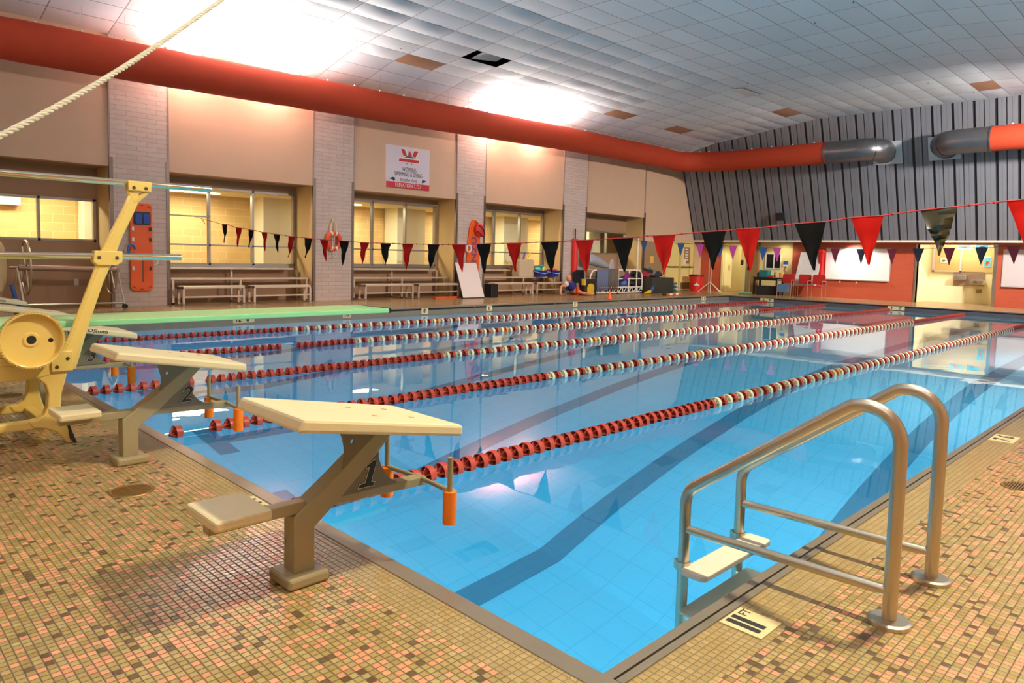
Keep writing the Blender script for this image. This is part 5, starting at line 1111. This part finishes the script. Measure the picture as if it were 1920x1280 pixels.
# bin
t = thing('trash_bin', (-14.42, 25.0, 0), 'red bin with a black liner by the corner column', 'bin')
mb = MB(); mb.lathe((-14.42, 25.0, 0), Z, [(0, 0), (.25, 0), (.29, .60), (.31, .60), (.31, .66), (.28, .66), (.24, .03), (0, .03)], 28); part('bin_body', mb, mat('bin_red', (206, 30, 26), .45), t, smooth=True)
mb = MB(); mb.lathe((-14.42, 25.0, 0), Z, [(.315, .62), (.32, .67), (.30, .70), (.26, .69), (.24, .5)], 24); part('liner', mb, M_BLACK, t, smooth=True)
mb = MB(); c = Vector((-14.42+.17, 25.0-.245, .3)); u_ = Vector((.82, .57, 0)); mb.prism([(-.12, -.05), (.12, -.05), (.07, .01), (.04, .0), (0, .07), (-.04, .0), (-.07, .01)], c, u_, Z, u_.cross(Z), .012); part('peak_mark', mb, M_WHITE, t, label='white mountain mark')
# flag pole stand
t = thing('flag_pole_stand', (-13.75, 25.0, 0), 'white folding pole stand with splayed legs before the red column', 'stand')
mb = MB(); mb.tube([(-13.72, 24.95, 0), (-13.72, 24.95, 1.9)], .018, 8); mb.tube([(-13.84, 25.0, 0), (-13.84, 25.0, 1.7)], .022, 8); part('pole', mb, M_PVC, t)
for e in ((-14.15, 24.7), (-13.3, 25.1), (-13.6, 25.5)): mb = MB(); mb.tube([(-13.74, 24.95, .42), (e[0], e[1], 0.0)], .014, 6); part('leg', mb, M_PVC, t)
t = thing('flag_pole', (-14.9, 21.85, 0), 'tall white pole standing beside the wall corner right of the rack', 'pole')
mb = MB(); mb.tube([(-14.85, 21.3, 0), (-14.85, 21.3, 2.1)], .03, 10); part('pole_shaft', mb, M_PVC, t, smooth=True); mb = MB(); mb.lathe((-14.85, 21.3, 0), Z, [(0, 0), (.14, 0), (.14, .03), (0, .04)], 20); part('pole_base', mb, M_PVC, t)
# speakers, thermostat, switches, fountains, posters
c = at(1461, 407, 1, 25.0); mb = MB(); mb.obox((c.x, sy(3.05)-.18, 3.05), (.13, 0, 0), (0, .10, .0), (0, 0, .15)); sp_ = single('loudspeaker', mb, M_BLACK, 'small black loudspeaker on the metal siding', 'speaker', bevel=.01); mb = MB(); mb.box(c.x-.03, c.x+.03, sy(3.05)-.1, sy(3.05)+.03, 3.02, 3.08); part('bracket', mb, M_BLACK, sp_)
t = thing('blue_dispenser', (-11.1, YE, 1.2), 'small blue and white dispenser on the cream wall with a hanging cord', 'dispenser')
mb = MB(); mb.box(-11.19, -11.03, YE-.1, YE-.002, 1.22, 1.36); part('housing', mb, M_BLUE, t, bevel=.01); mb = MB(); mb.box(-11.19, -11.06, YE-.105, YE-.002, 1.15, 1.22); part('label_area', mb, M_WHITE, t); mb = MB(); mb.tube([(-11.1, YE-.03, 1.15), (-11.16, YE-.03, 1.0), (-11.07, YE-.03, .9), (-11.13, YE-.03, .78), (-11.05, YE-.03, .8)], .012, 6); part('cord', mb, mat('cord_brown', (140, 90, 60), .7), t)
mb = MB(); mb.box(-13.02, -12.93, YE-.1, YE-.03, 1.15, 1.36); 
single('wall_switch', mb, M_BLACK, 'dark switch box on the right side of the ajar doorway', 'switch')
M_FT = mat('fountain_steel', (200, 190, 170), .25, .8)
t = thing('drinking_fountain', (-5.0, 27.5, .6), 'pair of steel drinking fountains side by side in the alcove', 'drinking fountain')
mb = MB(); mb.box(-5.57, -4.62, 27.57, 27.6, .62, 1.10); part('back_panel', mb, mat('fountain_plate', (190, 160, 140), .35, .6), t)
for x0, z0 in ((-5.52, .84), (-4.98, .68)):
    mb = MB(); mb.box(x0, x0+.40, 27.22, 27.57, z0, z0+.17); b_ = part('basin', mb, M_FT, t, bevel=.02); mb = MB(); mb.lathe((x0+.16, 27.215, z0+.09), -Y, [(0, .01), (.05, .01), (.05, 0)], 16); part('push_button', mb, mat('button_grey', (110, 106, 100), .4), b_); mb = MB(); mb.tube([(x0+.3, 27.4, z0+.17), (x0+.3, 27.4, z0+.22), (x0+.27, 27.4, z0+.23)], .012, 8); part('spout', mb, M_CHROME, b_)
mb = MB(); mb.box(-4.84, -4.68, 27.57, 27.6, .38, .52); single('vent_grille', mb, mat('grille_grey', (150, 130, 90), .5, .3), 'small grey vent grille low on the alcove wall', 'vent')
t = thing('cork_board', (-5.2, 27.58, 1.12), 'wide tan notice board above the drinking fountains', 'notice board')
mb = MB(); mb.box(-6.25, -4.13, 27.57, 27.6, 1.12, 2.05); part('cork', mb, mat('cork', (200, 172, 112), .8, noise=.05, nscale=30), t)
mb = MB(); mb.box(-6.27, -5.35, 27.55, 27.6, 1.10, 1.15); mb.box(-6.27, -6.2, 27.55, 27.6, 1.10, 2.05); mb.box(-5.40, -5.35, 27.55, 27.6, 1.1, 1.9); part('border', mb, mat('border_pinkish', (216, 190, 190), .6), t)
for (u0, v0, u1, v1, c, c2, lb) in ((1795, 458, 1822.5, 466.5, (90, 180, 200), (200, 100, 60), 'white bordered swimming poster, left one at the top of the notice board'), (1828, 458, 1855, 467, (60, 160, 190), (30, 40, 50), 'white bordered swimming poster, middle one at the top of the notice board'), (1862, 458, 1872, 466.5, (90, 80, 140), (60, 40, 60), 'poster half hidden by the steel trim at the alcove'),
                                   (1843.5, 481, 1859, 501, (90, 150, 200), (210, 60, 40), 'upright poster with red figures above the fountains'), (1762, 483, 1777, 492.5, (236, 226, 180), (90, 90, 90), 'pale leaflet at the left of the notice board'), (1861, 493, 1868.5, 499, (236, 232, 214), (236, 232, 214), 'upper small white sheet at the right of the notice board'), (1861, 501, 1868.5, 512, (236, 232, 214), (236, 232, 214), 'lower small white sheet at the right of the notice board')):
    a = at(u0, v1, 1, 27.56); b = at(u1, v0, 1, 27.56)
    t = thing('poster', ((a.x+b.x)/2, 27.56, a.z), lb, 'poster'); mb = MB(); mb.box(a.x, b.x, 27.555, 27.56, a.z, b.z); part('sheet', mb, M_WHITE, t)
    if c != c2:
        w_, h_ = b.x-a.x, b.z-a.z; mb = MB(); mb.box(a.x+w_*.06, b.x-w_*.06, 27.552, 27.555, a.z+h_*.08, b.z-h_*.08); part('printed_area', mb, mat('p_%d_%d' % (c[0], c[2]), c, .5, noise=.5, nscale=12), t)
        mb = MB(); mb.prism([(a.x+w_*.25, a.z+h_*.3), (a.x+w_*.5, a.z+h_*.2), (a.x+w_*.8, a.z+h_*.45), (a.x+w_*.6, a.z+h_*.6), (a.x+w_*.35, a.z+h_*.55)], (0, 27.551, 0), X, Z, Y, .002); part('printed_figure', mb, mat('q_%d_%d' % (c2[0], c2[2]), c2, .5), t)
mb = MB()
for k in range(3): mb.tube([(-12.25+k*.14, 24.55+.05*k, .03), (-12.05+k*.14, 24.6+.05*k, .06)], .04, 8)
single('green_sandals', mb, mat('sandal_green', (96, 150, 110), .6), 'pale green sandals on the floor left of the table', 'sandals', smooth=True)
for x_ in (-9.0, -8.4):
    mb = MB(); mb.lathe((x_, YE, .62), -Y, [(0, .02), (.03, .02), (.035, 0)], 12); single('wall_hook', mb, M_WHITE, 'round white knob on the red wall under the long whiteboard, %s one' % ('left' if x_ < -8.7 else 'right'), 'knob')
